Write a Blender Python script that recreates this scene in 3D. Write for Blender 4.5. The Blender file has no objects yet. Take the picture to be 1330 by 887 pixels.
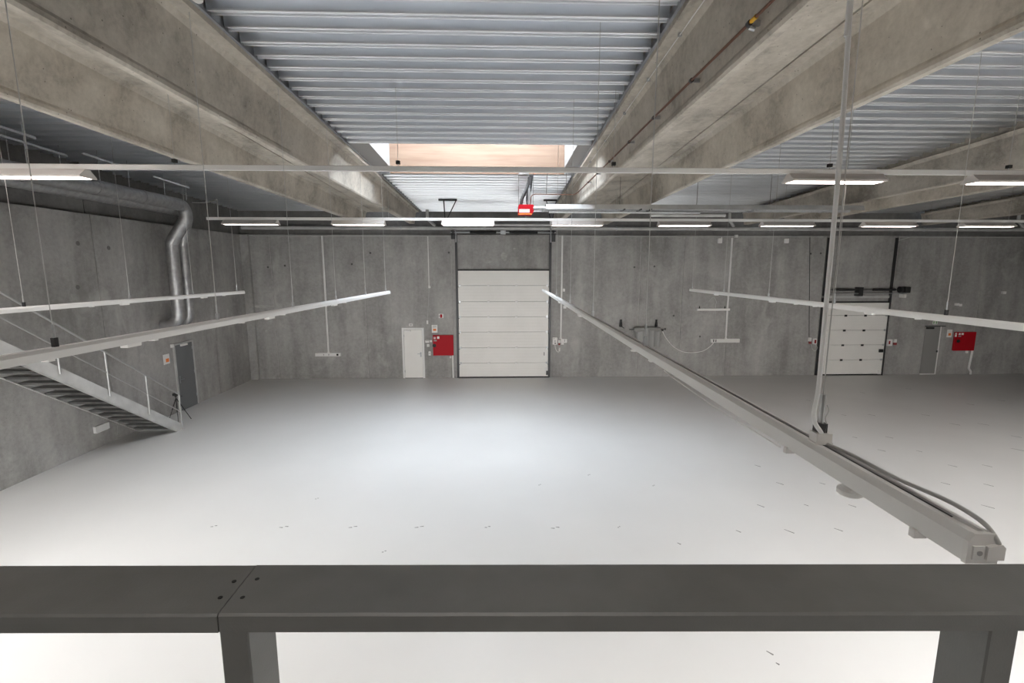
import bpy, math, random
from math import sin, cos, pi, radians, atan2, sqrt
from mathutils import Vector, Matrix
random.seed(7)
S = bpy.context.scene
COL = S.collection
CH = 4.5                      # camera height over the hall floor
F = 618.0
CX, CY = 665.0, 443.5
YAW, PITCH = 0.0319911, -0.14936467
FWD = Vector((sin(YAW)*cos(PITCH), cos(YAW)*cos(PITCH), sin(PITCH)))
RGT = Vector((cos(YAW), -sin(YAW), 0))
UPV = RGT.cross(FWD)
CAM = Vector((0, 0, CH))

# ------------------------------------------------------------------ survey helpers
def ray(px, py): return FWD + RGT*((px-CX)/F) + UPV*((CY-py)/F)
def on_y(px, py, Y): r = ray(px, py); return CAM + r*(Y/r.y)
def on_z(px, py, Z): r = ray(px, py); return CAM + r*((Z-CH)/r.z)
def hit(px, py, P, n): r = ray(px, py); return CAM + r*((Vector(P)-CAM).dot(n)/r.dot(n))

# ------------------------------------------------------------------ mesh builder
class MB:
    def __init__(s): s.v = []; s.f = []; s.sm = []
    def add(s, vs, fs, smooth=False):
        o = len(s.v); s.v += [tuple(a) for a in vs]
        for f in fs: s.f.append([i+o for i in f]); s.sm.append(smooth)
        return s
    def box(s, x0, x1, y0, y1, z0, z1):
        vs = [(x0,y0,z0),(x1,y0,z0),(x1,y1,z0),(x0,y1,z0),(x0,y0,z1),(x1,y0,z1),(x1,y1,z1),(x0,y1,z1)]
        return s.add(vs, [(0,3,2,1),(4,5,6,7),(0,1,5,4),(1,2,6,5),(2,3,7,6),(3,0,4,7)])
    def bev(s, x0, x1, y0, y1, z0, z1, b=.01):
        """box with chamfered edges towards the viewer side (all vertical + depth edges)"""
        p = [(x0+b,z0),(x1-b,z0),(x1,z0+b),(x1,z1-b),(x1-b,z1),(x0+b,z1),(x0,z1-b),(x0,z0+b)]
        q = [(x0+2*b,z0+b),(x1-2*b,z0+b),(x1-b,z0+2*b),(x1-b,z1-2*b),(x1-2*b,z1-b),(x0+2*b,z1-b),(x0+b,z1-2*b),(x0+b,z0+2*b)]
        n = 8
        vs = [(a,y0,c) for a,c in q]+[(a,y0+b,c) for a,c in p]+[(a,y1,c) for a,c in p]
        fs = [tuple(range(n))]
        for k in range(2):
            for i in range(n):
                j=(i+1)%n; fs.append((k*n+i,(k+1)*n+i,(k+1)*n+j,k*n+j))
        fs.append(tuple(range(3*n-1,2*n-1,-1)))
        return s.add(vs, fs)
    def loft(s, rings, close=True, caps=True, smooth=False):
        n = len(rings[0]); vs = [p for r in rings for p in r]; fs = []
        m = n if close else n-1
        for k in range(len(rings)-1):
            for i in range(m):
                j = (i+1) % n
                fs.append((k*n+i, k*n+j, (k+1)*n+j, (k+1)*n+i))
        s.add(vs, fs, smooth)
        if caps and close:
            s.add(rings[0], [tuple(range(n-1,-1,-1))]); s.add(rings[-1], [tuple(range(n))])
        return s
    def tube(s, pts, r, n=10, caps=True, rad=None):
        pts = [Vector(p) for p in pts]; rings = []; prev = None
        for i, p in enumerate(pts):
            if i == 0: t = pts[1]-pts[0]
            elif i == len(pts)-1: t = pts[-1]-pts[-2]
            else: t = (pts[i+1]-p).normalized()+(p-pts[i-1]).normalized()
            if t.length < 1e-9: t = pts[-1]-pts[0]
            t.normalize()
            if prev is None:
                a = Vector((0,0,1)) if abs(t.z) < .9 else Vector((1,0,0))
                u = t.cross(a).normalized()
            else:
                u = (prev - t*prev.dot(t)).normalized()
            prev = u; w = t.cross(u)
            rr = rad[i] if rad else r
            rings.append([p + (u*cos(2*pi*k/n)+w*sin(2*pi*k/n))*rr for k in range(n)])
        return s.loft(rings, True, caps, True)
    def beam(s, a, b, w, h, up=(0,0,1)):
        """rectangular bar from a to b; w across, h along up"""
        a = Vector(a); b = Vector(b); t = (b-a).normalized(); up = Vector(up)
        if abs(t.dot(up)) > .98: up = Vector((0,1,0))
        u = t.cross(up).normalized(); v = u.cross(t)
        def ring(p): return [p-u*w/2-v*h/2, p+u*w/2-v*h/2, p+u*w/2+v*h/2, p-u*w/2+v*h/2]
        return s.loft([ring(a), ring(b)])
    def prism(s, prof, a, b, side=(1,0,0), up=(0,0,1)):
        """profile (list of (u,v)) swept from a to b"""
        a = Vector(a); b = Vector(b); U = Vector(side); V = Vector(up)
        return s.loft([[p+U*x+V*z for x, z in prof] for p in (a, b)])
    def build(s, name, mat=None, parent=None, loc=None):
        me = bpy.data.meshes.new(name)
        me.from_pydata(s.v, [], s.f); me.validate(); me.update()
        for p, k in zip(me.polygons, s.sm): p.use_smooth = k
        if any(s.sm):
            try: me.set_sharp_from_angle(angle=radians(35))
            except Exception: pass
        import bmesh
        bm = bmesh.new(); bm.from_mesh(me); bmesh.ops.recalc_face_normals(bm, faces=bm.faces); bm.to_mesh(me); bm.free()
        if mat: me.materials.append(mat)
        o = bpy.data.objects.new(name, me); COL.objects.link(o)
        if parent: 
            o.parent = parent
            o.matrix_parent_inverse = Matrix.Translation(parent.location).inverted()
        return o

def bez(p, n=24):
    """smooth curve through points (Catmull-Rom)"""
    p = [Vector(a) for a in p]; q = [p[0]*2-p[1]]+p+[p[-1]*2-p[-2]]; out = []
    for i in range(1, len(q)-2):
        for k in range(n):
            t = k/n; a, b, c, d = q[i-1], q[i], q[i+1], q[i+2]
            out.append(.5*((2*b)+(c-a)*t+(2*a-5*b+4*c-d)*t*t+(3*b-a-3*c+d)*t**3))
    out.append(p[-1]); return out

def elbow(pts, r, n=8):
    """polyline with rounded corners of radius r"""
    pts = [Vector(p) for p in pts]; out = [pts[0]]
    for i in range(1, len(pts)-1):
        a = (pts[i-1]-pts[i]).normalized(); b = (pts[i+1]-pts[i]).normalized()
        A = pts[i]+a*r; B = pts[i]+b*r
        for k in range(n+1):
            t = k/n; out.append(A*(1-t)**2+pts[i]*2*t*(1-t)+B*t*t)
    out.append(pts[-1]); return out

def dense(pts, step):
    pts = [Vector(p) for p in pts]; out = [pts[0]]
    for a, b in zip(pts, pts[1:]):
        k = max(1, int((b-a).length/step))
        out += [a.lerp(b, i/k) for i in range(1, k+1)]
    return out

def tag(o, label=None, cat=None, group=None, kind=None):
    if label: o['label'] = label
    if cat: o['category'] = cat
    if group: o['group'] = group
    if kind: o['kind'] = kind
    return o
def thing(name, label, cat, loc=(0,0,0), group=None, kind=None):
    o = bpy.data.objects.new(name, None); COL.objects.link(o)
    o.location = loc; o.empty_display_size = .1
    return tag(o, label, cat, group, kind)

# ------------------------------------------------------------------ materials
def mat(name, col, rough=.6, metal=0.0, noise=None, bump=None, emit=None, spec=None):
    m = bpy.data.materials.new(name); m.use_nodes = True
    nt = m.node_tree; b = nt.nodes['Principled BSDF']
    b.inputs['Base Color'].default_value = (*col, 1); b.inputs['Roughness'].default_value = rough
    b.inputs['Metallic'].default_value = metal
    if spec is not None: b.inputs['Specular IOR Level'].default_value = spec
    tc = nt.nodes.new('ShaderNodeTexCoord')
    if noise:
        sc, amt, stretch = noise
        mp = nt.nodes.new('ShaderNodeMapping'); mp.inputs['Scale'].default_value = stretch
        nz = nt.nodes.new('ShaderNodeTexNoise'); nz.inputs['Scale'].default_value = sc; nz.inputs['Detail'].default_value = 5
        cr = nt.nodes.new('ShaderNodeValToRGB')
        cr.color_ramp.elements[0].position = .3; cr.color_ramp.elements[1].position = .7
        cr.color_ramp.elements[0].color = (*[c*(1-amt) for c in col], 1)
        cr.color_ramp.elements[1].color = (*[min(1, c*(1+amt)) for c in col], 1)
        nt.links.new(tc.outputs['Object'], mp.inputs[0]); nt.links.new(mp.outputs[0], nz.inputs['Vector'])
        nt.links.new(nz.outputs[0], cr.inputs[0]); nt.links.new(cr.outputs[0], b.inputs['Base Color'])
    if bump:
        sc, st = bump
        nz2 = nt.nodes.new('ShaderNodeTexNoise'); nz2.inputs['Scale'].default_value = sc
        bp = nt.nodes.new('ShaderNodeBump'); bp.inputs['Strength'].default_value = st; bp.inputs['Distance'].default_value = .01
        nt.links.new(tc.outputs['Object'], nz2.inputs['Vector']); nt.links.new(nz2.outputs[0], bp.inputs['Height'])
        nt.links.new(bp.outputs[0], b.inputs['Normal'])
    if emit:
        b.inputs['Emission Color'].default_value = (*emit[0], 1); b.inputs['Emission Strength'].default_value = emit[1]
    return m

def concrete(name, dark, mid, light, scale=1.0, streak=(1,1,.18), pits=.35, stain=None, rough=.75):
    m = bpy.data.materials.new(name); m.use_nodes = True
    nt = m.node_tree; N = nt.nodes; L = nt.links; b = N['Principled BSDF']
    b.inputs['Roughness'].default_value = rough; b.inputs['Specular IOR Level'].default_value = .3
    tc = N.new('ShaderNodeTexCoord')
    def noise(sc, det, stretch=(1,1,1), dist=0.0, rgh=.55):
        mp = N.new('ShaderNodeMapping'); mp.inputs['Scale'].default_value = stretch
        nz = N.new('ShaderNodeTexNoise'); nz.inputs['Scale'].default_value = sc; nz.inputs['Detail'].default_value = det+2
        nz.inputs['Distortion'].default_value = dist; nz.inputs['Roughness'].default_value = rgh
        L.new(tc.outputs['Object'], mp.inputs[0]); L.new(mp.outputs[0], nz.inputs['Vector'])
        return nz.outputs[0]
    def mix(a, b_, f):
        x = N.new('ShaderNodeMix'); x.data_type = 'FLOAT'
        x.inputs[0].default_value = f; L.new(a, x.inputs[2]); L.new(b_, x.inputs[3]); return x.outputs[0]
    big = noise(.55*scale, 4, (1,1,1), .6)
    st = noise(2.2*scale, 5, streak, .3)
    fine = noise(9*scale, 6, (1,1,1), .2, .7)
    v = mix(mix(big, st, .5), fine, .28)
    cr = N.new('ShaderNodeValToRGB'); e = cr.color_ramp.elements
    e[0].position = .38; e[0].color = (*dark, 1); e[1].position = .63; e[1].color = (*light, 1)
    k = e.new(.5); k.color = (*mid, 1)
    L.new(v, cr.inputs[0]); out = cr.outputs[0]
    # pin holes
    vo = N.new('ShaderNodeTexVoronoi'); vo.inputs['Scale'].default_value = 7*scale
    L.new(tc.outputs['Object'], vo.inputs['Vector'])
    lt = N.new('ShaderNodeMath'); lt.operation = 'LESS_THAN'; lt.inputs[1].default_value = .07
    L.new(vo.outputs['Distance'], lt.inputs[0])
    ms = N.new('ShaderNodeMath'); ms.operation = 'MULTIPLY'; ms.inputs[1].default_value = pits
    L.new(lt.outputs[0], ms.inputs[0])
    mx = N.new('ShaderNodeMix'); mx.data_type = 'RGBA'
    L.new(ms.outputs[0], mx.inputs[0]); L.new(out, mx.inputs[6]); mx.inputs[7].default_value = (*[c*.3 for c in dark], 1)
    out = mx.outputs[2]
    # pale cloudy patches
    pt = noise(1.1*scale, 3, (1,1,.7), 1.2)
    c2 = N.new('ShaderNodeValToRGB'); c2.color_ramp.elements[0].position = .6; c2.color_ramp.elements[1].position = .8
    c2.color_ramp.elements[1].color = (.45,.45,.45,1)
    L.new(pt, c2.inputs[0])
    m2 = N.new('ShaderNodeMix'); m2.data_type = 'RGBA'; L.new(c2.outputs[0], m2.inputs[0]); L.new(out, m2.inputs[6])
    m2.inputs[7].default_value = (*[min(1, c*1.35) for c in light], 1)
    L.new(m2.outputs[2], b.inputs['Base Color'])
    bp = N.new('ShaderNodeBump'); bp.inputs['Strength'].default_value = .25; bp.inputs['Distance'].default_value = .01
    L.new(fine, bp.inputs['Height']); L.new(bp.outputs[0], b.inputs['Normal'])
    return m

M = {}
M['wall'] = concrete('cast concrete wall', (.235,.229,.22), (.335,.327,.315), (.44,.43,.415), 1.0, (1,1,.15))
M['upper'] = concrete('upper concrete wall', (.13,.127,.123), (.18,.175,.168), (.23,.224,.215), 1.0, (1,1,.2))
M['beam'] = concrete('precast beam concrete', (.30,.272,.235), (.51,.47,.41), (.66,.615,.545), 1.3, (1,.5,.5), .7)
M['white'] = mat('white powder coat', (.74,.735,.72), .45)
M['track'] = mat('light grey track enamel', (.80,.795,.78), .45)
M['reveal'] = mat('primed reveal board', (.28,.275,.265), .6)
M['white2'] = mat('white plastic', (.78,.77,.75), .5)
M['doorwhite'] = mat('off white steel sandwich panel', (.80,.785,.75), .5, noise=(1.2,.03,(1,1,1)))
M['greydoor'] = mat('grey door paint', (.15,.155,.16), .5)
M['walldoor'] = mat('mid grey door paint', (.27,.265,.255), .6)
M['black'] = mat('black rubber', (.012,.012,.012), .6)
M['darksteel'] = mat('dark steel', (.06,.06,.062), .45, .6)
M['galv'] = mat('galvanised steel', (.48,.49,.5), .38, .85, noise=(22,.12,(1,1,1)))
M['duct'] = mat('spiral duct zinc', (.36,.36,.36), .46, .85, noise=(9,.14,(1,1,1)))
M['stair'] = mat('galvanised stair steel', (.50,.50,.49), .6, .2, noise=(3,.14,(1,1,1)))
M['tread'] = mat('weathered tread steel', (.13,.128,.123), .6, .3, noise=(3.5,.5,(1,4,1)))
M['tube'] = mat('handrail tube', (.42,.42,.415), .4, .6)
M['red'] = mat('signal red enamel', (.40,.005,.013), .55, spec=.2)
M['redlamp'] = mat('red lens', (.25,.01,.01), .3)
M['copper'] = mat('brown painted gas pipe', (.13,.055,.03), .5, .2)
M['brass'] = mat('yellow tape', (.75,.42,.02), .5)
M['rail'] = mat('charcoal railing paint', (.19,.19,.185), .42, noise=(6,.12,(1,1,1)), bump=(220,.05))
M['seam'] = mat('dark joint', (.03,.029,.028), .8)
M['plastic'] = mat('cloudy film', (.30,.30,.29), .45)
M['roll'] = mat('grey foam roll', (.25,.25,.24), .7)
M['orange'] = mat('orange print', (.8,.22,.04), .6)
M['green'] = mat('green pictogram', (.25,.42,.22), .6)
M['print'] = mat('grey print', (.35,.35,.35), .6)
M['lamp'] = mat('lit diffuser', (.9,.88,.85), .5, emit=((1.0,.86,.80), 6.0))
M['lamphouse'] = mat('luminaire white', (.66,.62,.59), .45)
M['fill_dome'] = mat('opal skylight dome, side bay', (.9,.9,.9), .5, emit=((1.0,.99,.97), 19.0))  # glow of the unseen skylights added in the side bays
M['weak_fill_dome'] = mat('opal skylight dome, weaker', (.9,.9,.9), .5, emit=((1.0,.99,.97), 6.5))  # fainter glow for the other added, unseen skylights
M['fill_light'] = mat('opal daylight pane', (.9,.9,.9), .5, emit=((1.0,.99,.97), 12.0))  # glow of the panes added in the unseen front wall
M['dome'] = mat('opal skylight dome', (.9,.9,.9), .5, emit=((.80,.90,1.0), 18.0))
M['alu'] = mat('zinc flashing', (.36,.37,.39), .45, .5)
M['cable'] = mat('pale grey cable', (.5,.5,.49), .5)
M['wire'] = mat('steel wire', (.55,.55,.54), .35, .6)

def deck_mat():
    m = bpy.data.materials.new('galvanised roof deck'); m.use_nodes = True
    nt = m.node_tree; N = nt.nodes; L = nt.links; b = N['Principled BSDF']
    b.inputs['Metallic'].default_value = .93; b.inputs['Roughness'].default_value = .282
    tc = N.new('ShaderNodeTexCoord'); nz = N.new('ShaderNodeTexNoise'); nz.inputs['Scale'].default_value = 1.5; nz.inputs['Detail'].default_value = 3
    mp = N.new('ShaderNodeMapping'); mp.inputs['Scale'].default_value = (.8,3,1)
    L.new(tc.outputs['Object'], mp.inputs[0]); L.new(mp.outputs[0], nz.inputs['Vector'])
    cr = N.new('ShaderNodeValToRGB'); cr.color_ramp.elements[0].color = (.80,.83,.87,1); cr.color_ramp.elements[1].color = (.90,.925,.96,1)
    L.new(nz.outputs[0], cr.inputs[0]); L.new(cr.outputs[0], b.inputs['Base Color'])
    return m
M['deck'] = deck_mat()

def floor_mat():
    m = bpy.data.materials.new('light grey epoxy floor'); m.use_nodes = True
    nt = m.node_tree; N = nt.nodes; L = nt.links; b = N['Principled BSDF']
    tc = N.new('ShaderNodeTexCoord')
    nz = N.new('ShaderNodeTexNoise'); nz.inputs['Scale'].default_value = .35; nz.inputs['Detail'].default_value = 4
    L.new(tc.outputs['Object'], nz.inputs['Vector'])
    cr = N.new('ShaderNodeValToRGB'); cr.color_ramp.elements[0].position = .3; cr.color_ramp.elements[1].position = .7
    cr.color_ramp.elements[0].color = (.68,.675,.665,1); cr.color_ramp.elements[1].color = (.73,.725,.715,1)
    L.new(nz.outputs[0], cr.inputs[0]); L.new(cr.outputs[0], b.inputs['Base Color'])
    n2 = N.new('ShaderNodeTexNoise'); n2.inputs['Scale'].default_value = .8; n2.inputs['Detail'].default_value = 4
    L.new(tc.outputs['Object'], n2.inputs['Vector'])
    mr = N.new('ShaderNodeMapRange'); mr.inputs[3].default_value = .28; mr.inputs[4].default_value = .46
    L.new(n2.outputs[0], mr.inputs[0]); L.new(mr.outputs[0], b.inputs['Roughness'])
    b.inputs['Specular IOR Level'].default_value = .4
    return m
M['floor'] = floor_mat()

def wood_mat():
    m = bpy.data.materials.new('knotty pale timber'); m.use_nodes = True
    nt = m.node_tree; N = nt.nodes; L = nt.links; b = N['Principled BSDF']; b.inputs['Roughness'].default_value = .7
    tc = N.new('ShaderNodeTexCoord')
    nz = N.new('ShaderNodeTexNoise'); nz.inputs['Scale'].default_value = 3; nz.inputs['Detail'].default_value = 4
    mp = N.new('ShaderNodeMapping'); mp.inputs['Scale'].default_value = (.25,1,3)
    L.new(tc.outputs['Object'], mp.inputs[0]); L.new(mp.outputs[0], nz.inputs['Vector'])
    cr = N.new('ShaderNodeValToRGB'); cr.color_ramp.elements[0].position = .35; cr.color_ramp.elements[1].position = .65
    cr.color_ramp.elements[0].color = (.20,.125,.085,1); cr.color_ramp.elements[1].color = (.25,.175,.125,1)
    L.new(nz.outputs[0], cr.inputs[0])
    vo = N.new('ShaderNodeTexVoronoi'); vo.inputs['Scale'].default_value = 2.6
    L.new(tc.outputs['Object'], vo.inputs['Vector'])
    lt = N.new('ShaderNodeMath'); lt.operation = 'LESS_THAN'; lt.inputs[1].default_value = .07; L.new(vo.outputs['Distance'], lt.inputs[0])
    mx = N.new('ShaderNodeMix'); mx.data_type = 'RGBA'; L.new(lt.outputs[0], mx.inputs[0]); L.new(cr.outputs[0], mx.inputs[6])
    mx.inputs[7].default_value = (.3,.12,.05,1); L.new(mx.outputs[2], b.inputs['Base Color'])
    return m
M['wood'] = wood_mat()

# ------------------------------------------------------------------ main dimensions
YB = 19.7                                   # inner face of the back wall
LEDGE = CH+1.40                             # top of the thicker lower wall
def xw(Y): return -10.2258 + .00619*(Y-9.547)   # inner face of the left wall
XR = 27.0
YF = -4.5                                   # wall behind the camera
DX, DZ = .01117, -.00713                    # run of the roof beams
TX, TZ = .0135, -.03675                     # run of the roof
def zt(Y): return CH+3.05+TZ*Y              # underside of deck ribs
def zb(Y): return CH+1.93+DZ*Y              # beam underside
PER = .34                                   # rib spacing
RIB0 = 5.842+.06

def W(px, py): return on_y(px, py, YB)
def wrect(x0, y0, x1, y1):
    cx, cy = (x0+x1)/2, (y0+y1)/2
    return W(x0,cy).x, W(x1,cy).x, W(cx,y1).z, W(cx,y0).z
def wbox(x0, y0, x1, y1, d0, d1, bev=0):
    a, b, c, d = wrect(x0,y0,x1,y1)
    m = MB()
    return m.bev(a, b, YB-d1, YB-d0, c, d, bev) if bev else m.box(a, b, YB-d1, YB-d0, c, d)

# ------------------------------------------------------------------ setting: floor, walls
fl = MB().box(-10.6, XR+.3, YF-.3, YB+.6, -.2, 0).build('floor', M['floor']); tag(fl, kind='structure')

# marks in the floor coating
mk = MB()
marks = [(275,684,5),(365,685,8),(455,685,8),(541,685,9),(631,685,6),(718,686,9),(497,717,4),(700,630,3),(764,617,3),(848,631,3),
 (410,648,3),(803,685,3),(984,605,6),(1013,628,7),(1068,628,5),(988,657,7),(1047,656,4),(1107,657,6),(959,690,5),(1025,690,9),(1089,688,7),
 (1283,658,8),(1237,605,6),(1282,605,6),(1228,628,6),(1284,630,6),(1240,551,7),(1277,551,7),(1320,567,6),(1322,584,8),(1202,539,6),
 (1132,539,6),(1096,539,4),(1155,568,6),(1145,585,6),(1194,586,4),(1110,568,4),(1000,848,6),(1010,862,3),(882,706,4),(1005,540,3),(1050,520,4),(1120,510,4),(1180,505,4),(1260,525,5),(1300,520,5)]
for px, py, ln in marks:
    c = on_z(px, py, 0)
    a = radians(-52) if px > 880 else radians(random.choice((-8,4,10)))
    L_ = ln/F*(c-CAM).length*1.1; w = .022
    for k in range(1 if px > 880 else 2):
        cc = c+Vector((k*L_*.6, k*.03, 0)); l2 = L_*(1 if px > 880 else .45)
        d = Vector((cos(a), sin(a), 0))*l2/2; e = Vector((-sin(a), cos(a), 0))*w/2
        mk.loft([[cc-d-e*.5, cc-d+e*.5, cc-d+e*.5+Vector((0,0,.0012)), cc-d-e*.5+Vector((0,0,.0012))],
                 [cc+d-e, cc+d+e, cc+d+e+Vector((0,0,.0012)), cc+d-e+Vector((0,0,.0012))]])
mo = mk.build('floor_scratches', mat('worn coating marks', (.16,.155,.15), .7), fl)
mo['kind'] = 'stuff'

# back wall: precast panels with open joints between them
def panels(edges, y0, y1, z0, z1, gap=.016):
    m = MB()
    for a, b in zip(edges, edges[1:]):
        m.box(a+gap/2, b-gap/2, y0, y1, z0, z1)
    m.box(edges[0], edges[-1], y0+.02, y1+.02, z0, z1)
    return m
seams = [W(p, 400).x for p in (357,475.5,588,719,830,885,946,1065,1158,1270)]
seams = [-10.6]+seams+[seams[-1]+2.4*k for k in range(1,2)]+[XR+.3]
tag(panels(seams, YB, YB+.3, 0, LEDGE, .014).build('wall_back', M['wall']), kind='structure')
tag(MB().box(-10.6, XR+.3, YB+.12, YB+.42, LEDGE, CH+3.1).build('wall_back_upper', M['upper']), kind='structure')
# left wall, following its own line
def lw_box(m, Ya, Yb, d0, d1, z0, z1):
    r = lambda Y, z: [Vector((xw(Y)+d0, Y, z)), Vector((xw(Y)+d1, Y, z))]
    a = r(Ya,z0)+r(Ya,z1)[::-1]; b = r(Yb,z0)+r(Yb,z1)[::-1]
    return m.loft([a, b])
lsx = [YF-.3, -3.2, 1.6, 5.5, 9.1, 12.62, 17.4, YB+.3]
m = MB()
for a, b in zip(lsx, lsx[1:]): lw_box(m, a+.012, b-.012, -.3, 0, 0, LEDGE-.02)
lw_box(m, YF-.3, YB+.3, -.34, -.02, 0, LEDGE-.02)
tag(m.build('wall_left', M['wall']), kind='structure')
m = MB()
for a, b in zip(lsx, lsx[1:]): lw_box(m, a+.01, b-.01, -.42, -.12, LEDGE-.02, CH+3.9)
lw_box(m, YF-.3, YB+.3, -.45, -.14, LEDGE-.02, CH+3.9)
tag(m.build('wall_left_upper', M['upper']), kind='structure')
tag(MB().box(XR, XR+.3, YF-.3, YB+.3, 0, CH+3.9).build('wall_right', M['wall']), kind='structure')
tag(MB().box(-10.6, XR+.3, YF-.3, YF, 0, CH+3.9).build('wall_front', M['wall']), kind='structure')
# corner pilaster
a, b = W(331,400).x, -10.17
tag(MB().bev(b, a, YB-.14, YB, 0, LEDGE, .012).build('trim_1', M['wall']), kind='structure')

# formwork tie holes and patched spots
bw = bpy.data.objects['wall_back']; lwall = bpy.data.objects['wall_left']
for px, py in ((348,347),(370,345),(457,343),(481,328.5),(583,328),(824,347),(850,346),(1053,329.5),(1066,329),(1164,331),(875,410),(909,437)):
    p = W(px, py); MB().tube([(p.x,YB-.004,p.z),(p.x,YB+.0,p.z)], .045, 14).build('tie_hole', M['upper'], bw)
    MB().tube([(p.x,YB-.006,p.z),(p.x,YB-.003,p.z)], .022, 10).build('tie_plug', M['seam'], bw)
_n = Vector((1,-.00619,0)); _p = Vector((xw(10),10,0))
for px, py in ((101,316),(141,322),(101,373),(142,445)):
    p = hit(px, py, _p, _n); MB().tube([(p.x-.002,p.y,p.z),(p.x+.004,p.y,p.z)], .055, 14).build('tie_hole', M['upper'], lwall)
M['patch'] = mat('pale filler patch', (.40,.39,.37), .85, noise=(5,.2,(1,1,2)))
for sx in seams[1:-2]:
    if abs(sx-W(719,400).x) > .01: MB().box(sx-.034, sx-.010, YB-.003, YB, .01, LEDGE-.02).build('joint_sealant', M['patch'], bw)
def patch(px, py, w_, h_, seed):
    rnd = random.Random(seed); p = W(px, py); n = 14
    rg = [[Vector((p.x+cos(2*pi*k/n)*w_*(.75+.4*q[k]), y, p.z+sin(2*pi*k/n)*h_*(.75+.4*q[k]))) for k in range(n)] for q in [[rnd.random() for _ in range(n)]] for y in (YB-.003, YB)]
    MB().loft(rg).build('filler_patch', M['patch'], bw)
for i_, q in enumerate(((634,338,.22,.12),(655,333,.14,.18),(342,398,.42,.06),(346,414,.10,.08),(346,430,.05,.05),(668,323,.05,.04))): patch(*q, i_)

# mezzanine slab under the railing
tag(MB().box(-8.4, 12, YF, .93, CH-2.0, CH-1.75).build('mezzanine_floor', M['rail']), kind='structure')

# ------------------------------------------------------------------ roof beams (single-leg precast units, slab + tapered leg)
def roof_unit(sgn, xleg, xs0, xs1, label, open_side=True):
    """xleg: bottom edge of the face turned to the hall; sgn +1: leg grows to +x. xs0..xs1 slab span (at Y=0)"""
    m = MB()
    Ys = [YF, 8.45, 8.5, 13.7, 14.3, 19.35]
    rings = []
    for Y in Ys:
        b_ = zb(Y); t_ = zt(Y)-.11; dx = DX*Y
        th = .12
        extra = .10 if Y >= 14.2 else 0
        lip = .02 if Y <= 8.46 else 0
        f0 = xleg+dx - sgn*extra                         # hall-side bottom
        tp = f0 - sgn*.045                                # hall-side top
        bk = xleg+dx + sgn*th; bkt = xleg+dx + sgn*(th+.05)
        ring = [Vector((f0+sgn*.018, Y, b_)), Vector((f0, Y, b_+.03)), Vector((f0+sgn*lip*.2, Y, b_+.075)), Vector((f0+sgn*lip, Y, b_+.11)),
                Vector((tp, Y, t_-.06)), Vector((tp-sgn*.05, Y, t_+.02)), Vector((bkt+sgn*.04, Y, t_+.02)),
                Vector((bkt, Y, t_-.04)), Vector((bk, Y, b_+.02)), Vector((bk-sgn*.02, Y, b_))]
        rings.append(ring)
    m.loft(rings)
    # slab with its bevelled lip
    for Ya, Yb in ((YF, 19.35),):
        r = []
        for Y in (Ya, Yb):
            t = zt(Y); a = xs0+TX*Y; c = xs1+TX*Y
            r.append([Vector((a,Y,t-.10)), Vector((c,Y,t-.10)), Vector((c,Y,t+.16)), Vector((a,Y,t+.16))])
        m.loft(r)
    o = m.build('roof_beam', M['beam'])
    return tag(o, label, 'roof beam', 'precast concrete roof beams')
PAIRS = [
 (-3.53, -5.46), (2.19, 4.10), (9.84, 11.52), (17.2, 18.9), (24.6, 26.3)]
roof_unit(-1, -3.53, -5.02, -3.30, 'long concrete roof beam left of the skylight bay, nearer the bay')
roof_unit(-1, -5.46, -5.80, -5.05, 'concrete roof beam behind the one left of the skylight, nearer the ducts')
roof_unit(+1, 2.19, 1.935, 3.795, 'concrete roof beam right of the skylight, carrying the brown gas pipe')
roof_unit(+1, 4.10, 3.825, 4.42, 'concrete roof beam just beyond the one with the gas pipe')
roof_unit(+1, 9.84, 9.77, 11.2, 'concrete roof beam above the small sectional door at right')
roof_unit(+1, 11.52, 11.215, 11.85, 'second concrete roof beam of the pair over the small sectional door')
roof_unit(+1, 17.2, 17.13, 18.5, 'rightmost concrete roof beam, over the right red cabinet')
# steel flashing along the slab edges of the skylight bay
def flash(xe, sg, lab):
    m = MB(); r = []
    for Y in (YF, 19.3):
        x = xe+TX*Y; t = zt(Y)
        r.append([Vector((x, Y, t-.035)), Vector((x+sg*.035, Y, t-.035)), Vector((x+sg*.035, Y, t-.028)), Vector((x+sg*.007, Y, t-.028)), Vector((x+sg*.007, Y, t+.10)), Vector((x, Y, t+.10))])
    m.loft(r)
    return tag(m.build('edge_flashing', M['alu']), lab, 'flashing', 'roof edge flashings')
flash(-3.30, 1, 'grey steel flashing along the left edge of the middle roof bay')
flash(1.935, -1, 'grey steel flashing along the right edge of the middle roof bay')

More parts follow.
